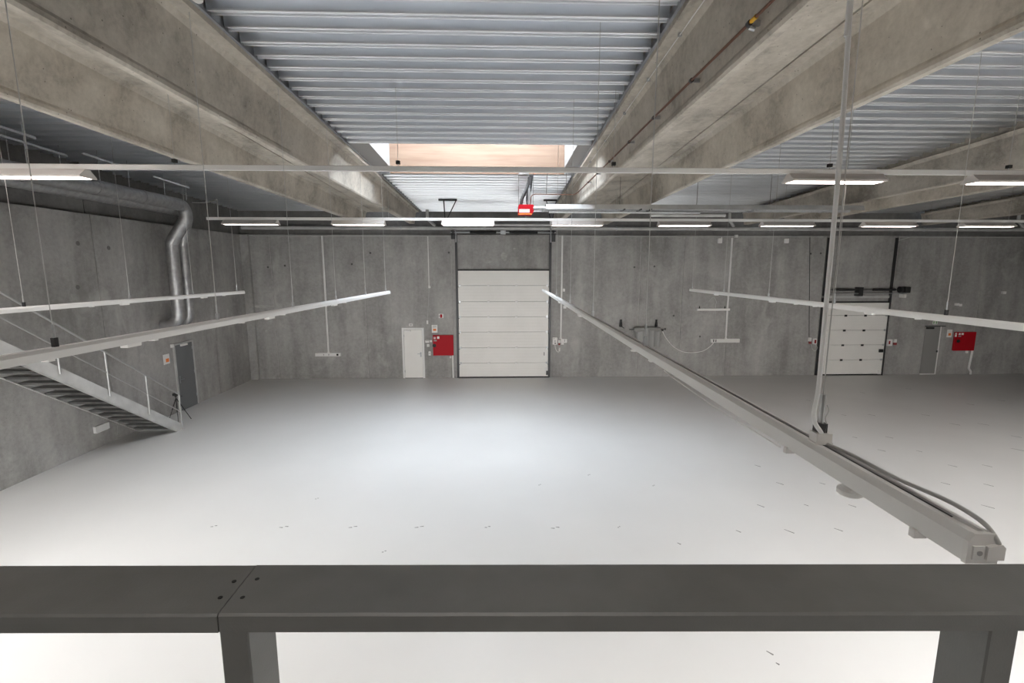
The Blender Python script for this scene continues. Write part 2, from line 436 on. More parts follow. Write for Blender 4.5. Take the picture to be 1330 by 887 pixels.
# ------------------------------------------------------------------ steel deck
def deck(x0, x1, holes=(), name='ceiling'):
    """trapezoid sheet, ribs along X. x0/x1 at Y=0, skewed with the beams"""
    prof = []                                 # (Y, dz)
    k0 = int((YF-RIB0)/PER)-1; Y = RIB0+k0*PER
    segs = []
    while Y < YB+.2:
        c = Y
        # rib bottom with a small stiffening groove, wide upper flange with shallow groove
        segs += [(c-.056,.024),(c-.051,.005),(c-.046,0.0),(c-.034,0.0),(c-.030,.005),(c-.026,.022),(c+.026,.022),(c+.030,.005),(c+.034,0.0),(c+.046,0.0),(c+.051,.005),(c+.056,.024),
                 (c+.066,.128),(c+.076,.140),(c+.14,.140),(c+.150,.130),(c+.19,.130),(c+.20,.140),(c+.264,.140),(c+.274,.128)]
        Y += PER
    segs = [s for s in segs if YF-.05 <= s[0] <= YB+.15]
    spans = [(YF-.1, YB+.2, x0, x1)]
    m = MB()
    def strip(ya, yb, xa, xb):
        pts = [s for s in segs if ya <= s[0] <= yb]
        r0 = [Vector((xa+TX*y, y, zt(y)+d)) for y, d in pts]; r1 = [Vector((xb+TX*y, y, zt(y)+d)) for y, d in pts]
        r2 = [Vector((xb+TX*y, y, zt(y)+d+.004)) for y, d in pts[::-1]]; r3 = [Vector((xa+TX*y, y, zt(y)+d+.004)) for y, d in pts[::-1]]
        m.loft([r0+r3, r1+r2], True, False, False)
    prev = YF-.1
    for (ha, hb) in holes:
        strip(prev, ha, x0, x1); prev = hb
    strip(prev, YB+.2, x0, x1)
    # roof build-up over the sheet closes the hall
    pr = YF-.1
    for (ha, hb) in list(holes)+[(YB+.5, None)]:
        e = ha
        m.loft([[Vector((x0+TX*Y-.1, Y, zt(Y)+.15)), Vector((x1+TX*Y+.1, Y, zt(Y)+.15)), Vector((x1+TX*Y+.1, Y, zt(Y)+.35)), Vector((x0+TX*Y-.1, Y, zt(Y)+.35))] for Y in (pr, e)])
        pr = hb
    o = m.build(name, M['deck']); tag(o, kind='structure'); return o
SK = (10.72, 13.42)
SK2 = (-6.2, -1.2)
SK3 = (1.6, 5.4)
deck(-3.27, 1.90, [(-4.0, -1.4), SK])
deck(-10.6, -5.75, [(1.6, 6.0)])
deck(4.38, 9.79, [(-2.5, 2.5)])
deck(11.80, 17.15, [(3.0, 8.5)])
deck(18.4, XR+.5)

# ------------------------------------------------------------------ skylights: the seen one, then unseen ones added for light
def skylight(n, x0, x1, ya, yb, hgt=2.2, dm='dome'):
    t = thing('window_%d' % n, None, None, ((x0+x1)/2, (ya+yb)/2, zt(ya)), kind='structure')
    za, zb_ = zt(ya)+.0, zt(yb)+.0; zz = za+hgt
    skew = TX*(ya+yb)/2; x0 += skew; x1 += skew
    th = .05; ix0, ix1 = x0+.30, x1-.25
    MB().box(ix0, ix1, yb-th, yb-.002, zb_+.004, zz).build('timber_lining', M['wood'], t)
    MB().box(ix0, ix1, ya+.002, ya+th, za+.12, zz).build('timber_lining', M['wood'], t)
    for s, a, b in ((1, x0, ix0), (-1, x1, ix1)):
        m = MB()
        m.loft([[Vector((a, Y, zt(Y)+.01)), Vector((b, Y, zt(Y)+.16)), Vector((b, Y, zz)), Vector((a, Y, zz))] for Y in (ya, yb)])
        m.build('side_reveal', M['reveal'], t)
    # opal barrel over the opening
    m = MB(); rings = []
    for k in range(9):
        a = pi*k/8; y = (ya+yb)/2-cos(a)*(yb-ya)/2*1.0; z = zz+sin(a)*.35
        rings.append([Vector((x0, y, z)), Vector((x1, y, z)), Vector((x1, y, z+.02)), Vector((x0, y, z+.02))])
    m.loft(rings); m.build('dome', M[dm], t)
    m = MB()
    for xx in (x0-.02, x1-.02):
        m.box(xx, xx+.04, ya, yb, zz-.01, zz+.38)
    m.build('dome_end', M['alu'], t)
    return t
skylight(1, -3.30, 1.93, SK[0], SK[1])
skylight(2, -10.0, -5.9, 1.6, 6.0, dm='fill_dome')  # unseen, added to light the left floor and the stair side
skylight(3, 4.5, 9.5, -2.5, 2.5, dm='fill_dome')  # unseen, added to even out the light on the right
skylight(4, 11.9, 16.9, 3.0, 8.5, dm='weak_fill_dome')  # weaker unseen one, added to lift the far right floor
skylight(5, -3.30, 1.93, -4.0, -1.4, dm='weak_fill_dome')  # added behind the camera, unseen, to light the railing
# daylight panes added under the mezzanine, unseen, to brighten the floor and back wall
k = 6
for x in (-8.6, -4.4, -.2, 4.0, 8.2):
    t = thing('window_%d' % k, None, None, (x, YF, .3), kind='structure'); k += 1
    m = MB(); m.box(x, x+.08, YF, YF+.06, .3, 2.6); m.box(x+3.72, x+3.8, YF, YF+.06, .3, 2.6); m.box(x, x+3.8, YF, YF+.06, .22, .3); m.box(x, x+3.8, YF, YF+.06, 2.6, 2.68)
    m.box(x+1.86, x+1.94, YF, YF+.06, .3, 2.6); m.build('frame', M['darksteel'], t)
    MB().box(x+.08, x+3.72, YF+.005, YF+.02, .3, 2.6).build('pane', M['fill_light'], t)

# ------------------------------------------------------------------ lighting rows across the hall
def wires_up(m, x, y, z, r=.0035):
    return m.tube([(x,y,z),(x,y,zt(y)+.01)], r, 6)

def lamp_proto(L_, z, Y, x, bw=.26, h=.095):
    pass

def luminaire(xc, Y, z, L_, label, group):
    t = thing('batten_luminaire', label, 'ceiling lamp', (xc, Y, z), group)
    prof = [(-.045,0),(.045,0),(.075,-.035),(.15,-.10),(.15,-.125),(-.15,-.125),(-.15,-.10),(-.075,-.035)]
    a = Vector((xc-L_/2, Y, z)); b = Vector((xc+L_/2, Y, z))
    MB().prism(prof, a, b, (0,1,0)).build('housing', M['lamphouse'], t)
    for e, s in ((a,-1),(b,1)):
        pf = [(u*1.06, v*1.03+.001) for u, v in prof]
        MB().prism(pf, e, e+Vector((s*.02,0,0)), (0,1,0)).build('end_cap', M['lamphouse'], t)
    MB().box(xc-L_/2+.02, xc+L_/2-.02, Y-.10, Y+.10, z-.133, z-.122).build('diffuser', M['lamp'], t)
    return t
# near row
YN = 7.85
zN = on_y(652, 220.5, YN).z
pl, pr_ = on_y(-60, 222, YN), on_y(1380, 228, YN)
rot = 0
t = thing('lighting_trunking', 'long white lighting trunking across the hall under the skylight, nearer the camera', 'lighting track', (0, YN, zN))
MB().prism([(-.032,-.035),(.032,-.035),(.032,.035),(.02,.042),(-.02,.042),(-.032,.035)], (-8.7, YN, zN), (15, YN, zN), (0,1,0)).build('rail', M['white'], t)
for px in (227, 517, 797, 1078, 1311):
    x = on_y(px, 212, YN).x
    hb = MB().box(x-.03, x+.03, YN-.03, YN+.03, zN+.075, zN+.125).build('hook_block', M['black'], t)
    MB().tube([(x,YN,zN+.04),(x,YN,zN+.08)], .006, 8).build('hook_pin', M['wire'], hb)
    m = MB(); wires_up(m, x, YN, zN+.12); m.build('suspension_wire', M['wire'], t)
g = 'lit lamps on the nearer crosswise row'
for a, b, lab in ((-5,113,'lit batten lamp in front of the spiral ducts, far left of the nearer row'),
                  (1025,1143,'lit batten lamp of the nearer row, crossed by the thick white cable'),
                  (1262,1380,'lit batten lamp of the nearer row cut by the right edge of the photo')):
    xa, xb = on_y(a,228,YN).x, on_y(b,228,YN).x
    if a < 0: xa = xb-1.5
    if a > 1200: xb = xa+1.5
    luminaire((xa+xb)/2, YN, zN-.037, xb-xa, lab, g)
# far row
YR = 14.05
zR = on_y(652, 285.2, YR).z
x0 = on_y(269, 287, YR).x
t = thing('lighting_trunking', 'long white lighting trunking across the hall close to the back wall', 'lighting track', (0, YR, zR))
MB().prism([(-.032,-.035),(.032,-.035),(.032,.035),(.02,.042),(-.02,.042),(-.032,.035)], (x0, YR, zR), (17.6, YR, zR), (0,1,0)).build('rail', M['white'], t)
for px in (505, 683, 800, 1018, 1208, 1310):
    x = on_y(px, 286, YR).x
    m = MB(); wires_up(m, x, YR, zR+.04, .003); m.build('suspension_wire', M['wire'], t)
a = on_y(283, 283, YR); 
pts = [on_y(283.5,284,YR), on_y(282,261,YR+.02), on_y(279,260,YR+.02), on_y(268,263,YR+.1), on_y(250,263,YR+.4)]
MB().tube(bez(pts,8), .012, 8).build('supply_cable', M['cable'], t)
g = 'lit lamps on the far crosswise row'
labs = ['lit batten lamp of the far row nearest the left corner', 'lit batten lamp of the far row above the white socket strip on conduit',
 'lit batten lamp above the left half of the large sectional door', 'lit batten lamp above the right edge of the large sectional door',
 'lit batten lamp above the wrapped roll on the wall', 'lit batten lamp just left of the thick white cable, far row',
 'lit batten lamp above the right end of the small sectional door', 'lit batten lamp above the right red cabinet, far row']
for (a, b), lab in zip(((292,360),(433,499),(575,641),(717,782),(856,921),(990,1055),(1122,1187),(1250,1314)), labs):
    xa, xb = on_y(a,289,YR).x, on_y(b,289,YR).x
    luminaire((xa+xb)/2, YR, zR-.037, xb-xa, lab, g)

# ------------------------------------------------------------------ suspended tracks running down the hall
def track(P0, P1, label, clips, wires, sensors=(), sc=1.0):
    """P0 near end, P1 far end. profile about .068 x .065"""
    P0 = Vector(P0); P1 = Vector(P1); d = (P1-P0).normalized(); side = Vector((d.y,-d.x,0)); L_ = (P1-P0).length
    t = thing('lighting_track', label, 'lighting track', tuple(P0), 'suspended tracks running towards the back wall')
    h, w = .034*sc, .034*sc
    prof = [(-w,-h),(w,-h),(w,.016),(w-.012,h),(.012,h),(.012,h-.008),(-.006,h-.008),(-.006,h),(-w+.012,h),(-w,.016)]
    MB().prism(prof, P0, P1, side).build('rail', M['track'], t)
    # dark slot in the top
    MB().prism([(-.006,h-.0078),(.012,h-.0078),(.012,h-.006),(-.006,h-.006)], P0+d*.08, P1-d*.02, side).build('slot', M['darksteel'], t)
    MB().prism([(-w-.001,-h-.001),(w+.001,-h-.001),(w+.001,.016),(w-.012,h+.001),(-w+.012,h+.001),(-w-.001,.016)], P1, P1+d*.012, side).build('end_cap', M['white2'], t)
    for s in clips:
        p = P0+d*s
        MB().prism([(-.03,-h-.016),(.03,-h-.016),(.03,-h),(-.03,-h)], p, p+d*.05, side).build('clip', M['white2'], t)
    for s in sensors:
        p = P0+d*s
        MB().prism([(-.032,-h-.03),(.032,-h-.03),(.036,-h),(-.036,-h)], p, p+d*.16, side).build('sensor_box', M['white2'], t)
    for s in wires:
        p = P0+d*s
        m = MB(); m.beam(p+Vector((0,0,h)), p+Vector((0,0,h+.07)), .028, .035, tuple(d)); hk = m.build('hook', M['darksteel'] if s < 2.2 else M['galv'], t)
        m = MB(); m.tube([p+Vector((0,0,h+.06)), p+Vector((0,0,h+.17))], .009, 8)
        m.build('turnbuckle', M['galv'], hk)
        m = MB(); wires_up(m, p.x, p.y, p.z+h+.06, .0035 if p.y > 3 else .0018); m.build('suspension_wire', M['wire'], t)
    return t, P0, d, side
def zof(px, py, Z=CH-.62): return on_z(px, py, Z)
def s_at(P0, P1, pxs):
    """distance along the track for image columns"""
    out = []
    d = (Vector(P1)-Vector(P0)).normalized()
    for px in pxs:
        k = (px-CX)/F; n = RGT-FWD*k
        s = (CAM-Vector(P0)).dot(n)/d.dot(n); out.append(s)
    return out
def mk_track(near, far, label, wpx, cpx, spx=(), ext=0):
    P0 = zof(*near); P1 = zof(*far); P0 = P0-(P1-P0).normalized()*ext
    return track(P0, P1, label, [s for s in s_at(P0,P1,cpx)], s_at(P0,P1,wpx), s_at(P0,P1,spx), 1.22)
mk_track((0,470.5),(505,379.5), 'suspended white lighting track passing in front of the stair and below the ducts', (73,283,381,436.5,475,501), (57,196,312,366,447), (160,346,432), 1.6)
mk_track((0,404),(316,379.5), 'suspended white lighting track nearest the left wall, ending before the corner', (32,169,251,308), (117,235,290), (157,262), 1.6)
mk_track((1335,425.5),(897,376.5), 'suspended white lighting track at right, in front of the small sectional door', (899,940,998,1083,1228), (1035,1195,1060), (932,1006,1135), .0)
P0 = zof(1281,715); P1 = zof(705,376.5); P0 = P0+(P1-P0).normalized()*.018
tC, c0, cd, cs = track(P0, P1, 'big suspended lighting track running from beside the railing to the large sectional door', s_at(P0,P1,(850,)), s_at(P0,P1,(1062,837.5,770,740.5,722.5)), s_at(P0,P1,(755,728)))
# near end: end cap with socket and cable grommet
e0 = Vector(c0)
h = .034
MB().prism([(-.036,-.036),(.036,-.036),(.036,.018),(.023,.036),(-.023,.036),(-.036,.018)], e0-cd*.012, e0, cs).build('end_cap', M['white2'], tC)
pl_ = MB().prism([(-.026,-.024),(.0,-.024),(.0,.008),(-.026,.008)], e0-cd*.016, e0-cd*.012, cs).build('socket_plate', M['white'], tC)
MB().tube([e0-cd*.0175+cs*-.012+Vector((0,0,-.008)), e0-cd*.015+cs*-.012+Vector((0,0,-.008))], .006, 14).build('socket', M['print'], pl_)
MB().prism([(.003,-.024),(.042,-.024),(.042,.006),(.034,.014),(.003,.008)], e0-cd*.02, e0-cd*.012, cs).build('cable_entry', M['white2'], tC)
# clips + disc sensor on the side facing left/bottom
for px in (1037, 1212):
    s = s_at(P0,P1,(px,))[0]; p = e0+cd*s
    MB().prism([(-.042,-.052),(-.010,-.052),(-.010,-.034),(-.034,-.030),(-.042,-.030)], p, p+cd*.018, cs).build('clip', M['white2'], tC)
s = s_at(P0,P1,(1107,))[0]; p = e0+cd*s+Vector((0,0,-.034))
mm = MB(); mm.tube([p, p+Vector((0,0,-.018)), p+Vector((0,0,-.022)), p+Vector((0,0,-.036)), p+Vector((0,0,-.041))], .03, 24, rad=[.022,.024,.036,.036,.03]); mm.build('disc_sensor', M['white'], tC)
for px in (840,):
    s = s_at(P0,P1,(824,))[0]; p = e0+cd*s+Vector((0,0,-.034))
    mm = MB(); mm.tube([p, p+Vector((0,0,-.018)), p+Vector((0,0,-.02)), p+Vector((0,0,-.03))], .04, 20, rad=[.024,.024,.034,.03]); mm.build('disc_sensor', M['white'], tC)
# slim cable running below the track edge
sA = s_at(P0,P1,(1027,870))
MB().tube([e0+cd*sA[0]+cs*-.036+Vector((0,0,-.044)), e0+cd*(sA[0]+.6)+cs*-.04+Vector((0,0,-.055)), e0+cd*(sA[0]+1.2)+cs*-.04+Vector((0,0,-.046)), e0+cd*sA[1]+cs*-.036+Vector((0,0,-.040))], .0035, 6).build('side_cable', M['white2'], tC)
# heavy cable from the roof, along the track, into the end cap
sH = s_at(P0,P1,(1066,))[0]
ph = e0+cd*sH
yT = ph.y
pth = [on_y(1107,-30,yT), on_y(1105,0,yT), on_y(1095,150,yT), on_y(1084,280,yT), on_y(1073,395,yT), on_y(1063.5,500,yT), on_y(1057,542,yT-.005), ph+Vector((-.012,-.01,.075))]
topc = Vector((pth[0].x+.01, yT, zt(yT)+.01))
mm = MB(); mm.tube(bez([topc]+pth, 10), .0072, 12)
o = mm.build('power_cable', mat('bright white cable sheath', (.88,.89,.9), .4)); tag(o, 'thick white cable dropping from the roof to the big suspended track', 'cable')
run = [ph+Vector((.012,0,.036)), e0+cd*(sH*.8)+cs*.024+Vector((0,0,.039)), e0+cd*(sH*.5)+cs*.026+Vector((0,0,.039))]
run += [on_z(px, py, CH-dz) for px, py, dz in ((1216,643.5,.572),(1240,655,.566),(1262,668,.567),(1280,681.5,.575),(1292,697,.592),(1297,709,.612))]+[e0-cd*.010+cs*.027+Vector((0,0,-.008))]
MB().tube(bez(run, 10), .0055, 12).build('track_cable', M['cable'], tC)
# bright bracket at the heavy hook
MB().prism([(-.03,.034),(.03,.034),(.03,.04),(.026,.04),(.026,.072),(-.026,.072),(-.026,.04),(-.03,.04)], ph-cd*.012, ph+cd*.03, cs).build('bracket', M['white2'], tC)
m = MB(); m.tube(bez([ph+Vector((.006,0,.07)), ph+Vector((.010,0,.10)), ph+Vector((.004,0,.125)), ph+Vector((.013,0,.15)), ph+Vector((.005,0,.17))], 8), .0014, 6); m.build('hook_loop', M['wire'], tC)

# ------------------------------------------------------------------ railing in front of the camera
RZ = CH-.60
t = thing('railing', 'charcoal painted steel railing along the bottom of the photo, dark top bar on posts', 'railing', (0,.83,CH-1.75))
pa_, pb2 = on_z(10,733.5,RZ), on_z(1320,733.5,RZ); pc_, pd_ = on_z(10,797,RZ), on_z(1320,792.5,RZ)
ex = ((pb2-pa_).normalized()+(pd_-pc_).normalized()).normalized(); ey = Vector((-ex.y, ex.x, 0))
yf = on_z(650,731.8,RZ).dot(ey); yn = on_z(650,797.5,RZ).dot(ey)
def RP(x, y, z): return Vector((ex.x*x+ey.x*y, ex.y*x+ey.y*y, z))
def lx(p): return p.dot(ex)
jf = on_z(330, 737, RZ); jn = on_z(283, 797, RZ)
th = .035
def bar(xl_n, xl_f, xr_n, xr_f, z1):
    m = MB(); b = .004
    def ring(xn, xf):
        k = (xf-xn)/(yf-yn)
        return [RP(xn+k*(y-yn), y, z) for y, z in ((yn, z1-th), (yn, z1-b), (yn+b, z1), (yf-b, z1), (yf, z1-b), (yf, z1-th))]
    m.loft([ring(xl_n, xl_f), ring(xr_n, xr_f)]); return m
bar(-2.6, -2.6, lx(jn)-.0012, lx(jf)-.0012, RZ-.001).build('top_bar', M['rail'], t)
bar(lx(jn)+.0012, lx(jf)+.0012, 2.6, 2.6, RZ).build('top_bar', M['rail'], t)
for px, py in ((304,755),(334,752),(286,776),(315,776)):
    c = on_z(px, py, RZ)
    MB().tube([(c.x,c.y,RZ-.0005),(c.x,c.y,RZ+.0006)], .0042, 12).build('screw', M['black'], t)
def post(x0_, w_, dpt):
    m = MB(); b = .003; y0_ = yn+.004; y1_ = y0_+dpt
    m.loft([[RP(x, y, z) for x, y in ((x0_+b,y0_),(x0_+w_-b,y0_),(x0_+w_,y0_+b),(x0_+w_,y1_),(x0_,y1_),(x0_,y0_+b))] for z in (CH-1.75, RZ-th)])
    m.build('post', M['rail'], t)
def xat(px, py):
    r_ = ray(px, py); return r_.dot(ex)*(yn+.004)/r_.dot(ey)
xp = xat(284,822); xq = xat(1287,818)
post(xp, .052, .09); post(xq, .052, .09); post(xq+1.3, .052, .09); post(xp-1.33, .052, .09)
m = MB(); m.loft([[RP(x, y, z) for y, z in ((yn+.03,CH-1.70),(yn+.07,CH-1.70),(yn+.07,CH-1.66),(yn+.03,CH-1.66))] for x in (-2.6,2.6)]); m.build('bottom_bar', M['rail'], t)

# ------------------------------------------------------------------ stair on the left
u = Vector((.00619,.99998,0)); n_ = Vector((u.y,-u.x,0))
foot = on_z(236,557,0)
def SP(s, w, z): return foot-u*s-n_*w+Vector((0,0,z))      # s up the stair (towards camera), w towards the wall
t = thing('steel_stair', 'galvanised open steel stair with tube railing rising along the left wall', 'stair', tuple(foot))
SL = .684; s1 = 7.6
def stringer(w, name='stringer'):
    a = .32
    prof = [(.20,0.0),(0.0,0.0),(0.0,.15),(s1,.15+SL*s1),(s1,.15+SL*s1-a),(.22,.0)]
    prof = [(.22,0.0),(-.02,0.0),(-.02,.15),(s1,.15+SL*s1),(s1,.15+SL*s1-a)]
    m = MB(); m.loft([[SP(s,w,z) for s, z in prof],[SP(s,w+.012,z) for s, z in prof]])
    # flange folded inwards
    m.loft([[SP(s, w, z) for s, z in ((.22,0.0),(s1,.15+SL*s1-a),(s1,.162+SL*s1-a),(.22,.012))],[SP(s, w+(.05 if w < .5 else -.05), z) for s, z in ((.22,0.0),(s1,.15+SL*s1-a),(s1,.162+SL*s1-a),(.22,.012))]])
    return m.build(name, M['stair'], t)
stringer(0.0); stringer(1.03)
k = 1
while True:
    s = .02+k*.262; z = k*.179
    if s > s1-.2: break
    m = MB()
    m.loft([[SP(s-.14, w, z-.03), SP(s-.14, w, z), SP(s+.14, w, z), SP(s+.14, w, z-.045), SP(s+.128, w, z-.045), SP(s+.128, w, z-.006), SP(s-.128, w, z-.006), SP(s-.128, w, z-.03)] for w in (.014, 1.028)])
    m.build('tread', M['tread'], t); k += 1
for i in range(7):
    s = 1.155*i
    zb0 = .12+SL*s-(.12 if i == 0 else .12); zt0 = 1.02+.70*s
    m = MB(); m.tube([SP(s,-.02,max(0,zb0)), SP(s,-.02,zt0)], .021, 12); m.build('railing_post', M['tube'], t)
m = MB(); m.tube(elbow([SP(-.03,-.02,.96), SP(0,-.02,1.02), SP(7.2,-.02,1.02+.70*7.2)], .02), .021, 12); m.build('handrail', M['tube'], t)
m = MB(); m.tube([SP(0,-.02,.52), SP(7.2,-.02,.52+.70*7.2)], .014, 10); m.build('mid_rail', M['tube'], t)

# ------------------------------------------------------------------ tripod
c = on_z(232.5, 546, 0)
c = Vector((c.x, c.y, 0)); yq = c.y
def TP(px, py, dy=0): return on_y(px, py, yq+dy)
t = thing('tripod', 'small black tripod standing at the foot of the stair before the grey door', 'tripod', tuple(c))
hub = TP(228.5, 517)
for (px, py) in ((220.5,542.5),(231.5,548),(248.5,544)):
    ft = on_z(px, py, 0.005); mid = hub.lerp(ft, .55)
    m = MB(); m.tube([hub, mid], .014, 8); m.tube([mid, mid+(ft-hub)*.03], .018, 8); m.tube([mid, ft], .009, 8); m.build('leg', M['black'], t)
m = MB(); m.tube([hub+Vector((0,0,-.35)), hub+Vector((0,0,.07))], .012, 8); m.build('centre_column', M['black'], t)
m = MB(); m.tube([hub+Vector((0,0,.04)), hub+Vector((0,0,.075))], .032, 12)
m.box(hub.x-.07, hub.x+.05, hub.y-.04, hub.y+.04, hub.z+.075, hub.z+.15); m.build('head', M['black'], t)
m = MB(); m.tube([hub+Vector((.03,0,.09)), hub+Vector((.17,.03,.05))], .009, 8); m.build('pan_handle', M['black'], t)

# ------------------------------------------------------------------ left wall fittings
nL = Vector((1,-.00619,0)); pL = Vector((xw(10),10,0))
def LW(px, py): return hit(px, py, pL, nL)
def lbox(Y0, Y1, z0, z1, d0, d1): return lw_box(MB(), Y0, Y1, d0, d1, z0, z1)
# grey door
Y0, Y1 = LW(230,490).y, LW(252.5,490).y
zt_ = LW(238,446).z
t = thing('door_1', None, None, (xw(Y0), Y0, 0), kind='structure')
m = MB(); 
for a, b, c_, d_ in ((Y0-.07,Y0,0,zt_+.05),(Y1,Y1+.07,0,zt_+.05),(Y0-.07,Y1+.07,zt_,zt_+.05)): lw_box(m, a, b, 0.0, .035, c_, d_)
m.build('door_frame', M['stair'], t)
lf = lbox(Y0+.004, Y1-.004, .01, zt_-.004, 0, .03).build('door_leaf', M['greydoor'], t)
m = MB(); yh = Y0+.09; zh = 1.02
m.tube([(xw(yh)+.03,yh,zh),(xw(yh)+.075,yh,zh),(xw(yh)+.075,yh+.13,zh)], .01, 8); lw_box(m, yh-.02, yh+.02, .03, .036, zh-.12, zh+.12)
m.build('handle', M['galv'], lf)
lbox(Y0+.25, Y0+.55, zt_-.06, zt_-.0, .03, .08).build('door_closer', M['white2'], lf)
for zz in (.3, 1.1, 1.9): lbox(Y1-.03, Y1+.02, zz, zz+.1, .028, .045).build('hinge', M['galv'], lf)
lbox(Y0-.16, Y0-.06, zt_-.04, zt_+.06, 0, .05).build('door_contact', M['white2'], t)
# sign beside it
ys, ye = LW(212,466).y, LW(220,466).y; z0_, z1_ = LW(216,473).z, LW(216,460).z
t = thing('wall_sign', 'white notice with orange square beside the grey side door', 'sign', (xw(ys),ys,z0_))
lbox(ys, ye, z0_, z1_, 0, .008).build('panel', M['white2'], t)
lbox(ys+(ye-ys)*.35, ye-(ye-ys)*.12, z0_+.06, z0_+(z1_-z0_)*.55, .008, .010).build('pictogram', M['orange'], t)
# emergency box under the stair
t = thing('emergency_light', 'white rectangular box low on the left wall under the stair', 'emergency light', (xw(12),LW(130,555).y,LW(130,560).z))
ya_, yb_ = LW(120.5,555).y, LW(139,555).y; za_ = LW(130,559.6).z; zb2 = LW(130,551).z
lbox(ya_, yb_, za_, zb2, 0, .07).build('housing', M['white'], t)
lbox(ya_+.03, yb_-.03, za_-.012, za_, .01, .06).build('lens', M['white2'], t)

# ------------------------------------------------------------------ spiral ducts
def elbow2(pts, rads, n=8):
    pts = [Vector(p) for p in pts]; out = [pts[0]]
    for i in range(1, len(pts)-1):
        a = (pts[i-1]-pts[i]).normalized(); b = (pts[i+1]-pts[i]).normalized(); r = rads[i-1]
        A = pts[i]+a*r; B = pts[i]+b*r
        for k in range(n+1):
            t = k/n; out.append(A*(1-t)**2+pts[i]*2*t*(1-t)+B*t*t)
    out.append(pts[-1]); return out
def spiral(name, pts, r, label, grp, rads):
    t = thing(name, label, 'duct', tuple(pts[0]), grp)
    pp = dense(elbow2(pts, rads), .03); rad = []; acc = 0
    for i, p in enumerate(pp):
        if i: acc += (p-pp[i-1]).length
        rad.append(r*(1.018 if (acc % .105) < .036 else 1.0))
    MB().tube(pp, r, 22, True, rad).build('pipe', M['duct'], t)
    return t, pp
YD = 14.3
def dd(px, py, Y): return on_y(px, py, Y)
b1 = dd(240,267,YD)
j1 = dd(238,284,YD); j2 = dd(222.5,316,YD+.0); v1 = dd(229.5,402,YD)
v1 = Vector((j2.x, YD, v1.z))
tdA, pA = spiral('ventilation_duct', [Vector((b1.x-.05, -2, b1.z+.0)), Vector((b1.x,YD,b1.z)), Vector((b1.x,YD,j1.z)), j2, v1, v1+Vector((-.02,0,-.42)), v1+Vector((-.5,0,-.45))], .165,
   'silver spiral duct along the left wall, dropping in front of its twin', 'twin spiral ventilation ducts', (.3,.06,.1,.01,.3))
YD2 = 14.85
b2 = Vector((b1.x-.33, YD2, b1.z-.10))
j1b = dd(244,288,YD2); j2b = dd(236.5,317,YD2); v2 = Vector((j2b.x, YD2, v1.z))
spiral('ventilation_duct', [Vector((b2.x-.10,-2,b2.z)), b2, Vector((j1b.x-.02,YD2,j1b.z+.1)), j2b, v2, v2+Vector((-.02,0,-.42)), v2+Vector((-.46,0,-.45))], .155,
   'silver spiral duct tucked behind and wall side of its twin at left', 'twin spiral ventilation ducts', (.2,.06,.1,.01,.3))
# coupling sleeves
for Y, rr in ((9.6,.175),(11.2,.175),(12.6,.172)):
    xx = b1.x-.05+.05*(Y+2)/(YD+2)
    MB().tube([(xx,Y,b1.z),(xx,Y+.1,b1.z)], rr, 22).build('coupling', M['duct'], tdA)
# struts with rods over the ducts
g = 'strut channels carrying the ducts'
for (Ya, Yb_, lab) in ((7.6,9.95,'nearest grey strut channel over the left ducts'),(9.4,11.2,'small strut channel just behind the nearer lamp, over the ducts'),
        (11.0,12.4,'strut channel over the middle of the left ducts'),(13.1,14.55,'strut channel directly above the bend of the left ducts')):
    xs = b1.x+.0 if 'small' not in lab else b1.x-.5
    t = thing('strut_channel', lab, 'bracket', (xs, Ya, zt(Ya)-.2), g)
    pa, pb = Vector((xs,Ya,zt(Ya)-.17)), Vector((xs,Yb_,zt(Yb_)-.17))
    MB().prism([(-.02,-.02),(.02,-.02),(.02,.02),(.012,.02),(.012,-.012),(-.012,-.012),(-.012,.02),(-.02,.02)], pa, pb).build('channel', M['galv'], t)
    for f in (.28, .9):
        p = pa.lerp(pb, f)
        m = MB(); m.tube([p, (p.x, p.y, b1.z+.16)], .008, 6); m.tube([p, (p.x, p.y, zt(p.y)-.002)], .006, 6); m.build('rod', M['galv'], t)

# ------------------------------------------------------------------ pipes at the top of the back wall
yP = YB-.35
z = on_y(652, 296.5, yP).z
t = thing('drain_pipe', 'long grey pipe running along the top of the back wall', 'pipe', (0,yP,z))
MB().tube([(on_y(314,297,yP).x, yP, z), (26.8, yP, z)], .07, 16).build('pipe', M['stair'], t)
for px in (380, 520, 800, 1000, 1200):
    x = on_y(px, 296, yP).x
    MB().tube([(x,yP,z),(x+.05,yP,z)], .079, 16).build('clamp', M['galv'], t)
for px, bx in ((555, 565), (947.5, 953), (1323, 1329)):
    x = on_y(px, 284, yP).x; xe = on_y(bx, 294, yP).x
    MB().tube(elbow([(x,yP,zt(yP)+.0),(x,yP,z+.36),(xe,yP,z+.08)], .08), .06, 14).build('branch', M['stair'], t)
# conduit line at ledge height
t = thing('conduit_line', 'thin pale conduit running along the ledge of the back wall', 'conduit', (0,YB-.02,LEDGE))
zc = W(500,306.5).z
MB().tube([(W(322,306).x,YB-.02,zc),(W(585,306).x,YB-.02,zc)], .015, 8).build('conduit', M['cable'], t)
MB().tube([(W(726,306).x,YB-.02,zc),(W(1069,306).x,YB-.02,zc)], .013, 8).build('conduit', M['cable'], t)
MB().tube([(W(1169,309).x,YB-.02,zc),(22.9,YB-.02,zc)], .013, 8).build('conduit', M['cable'], t)

# ------------------------------------------------------------------ sectional doors
def vline(px0, py0, px1, py1): 
    return W((px0+px1)/2,(py0+py1)/2).x
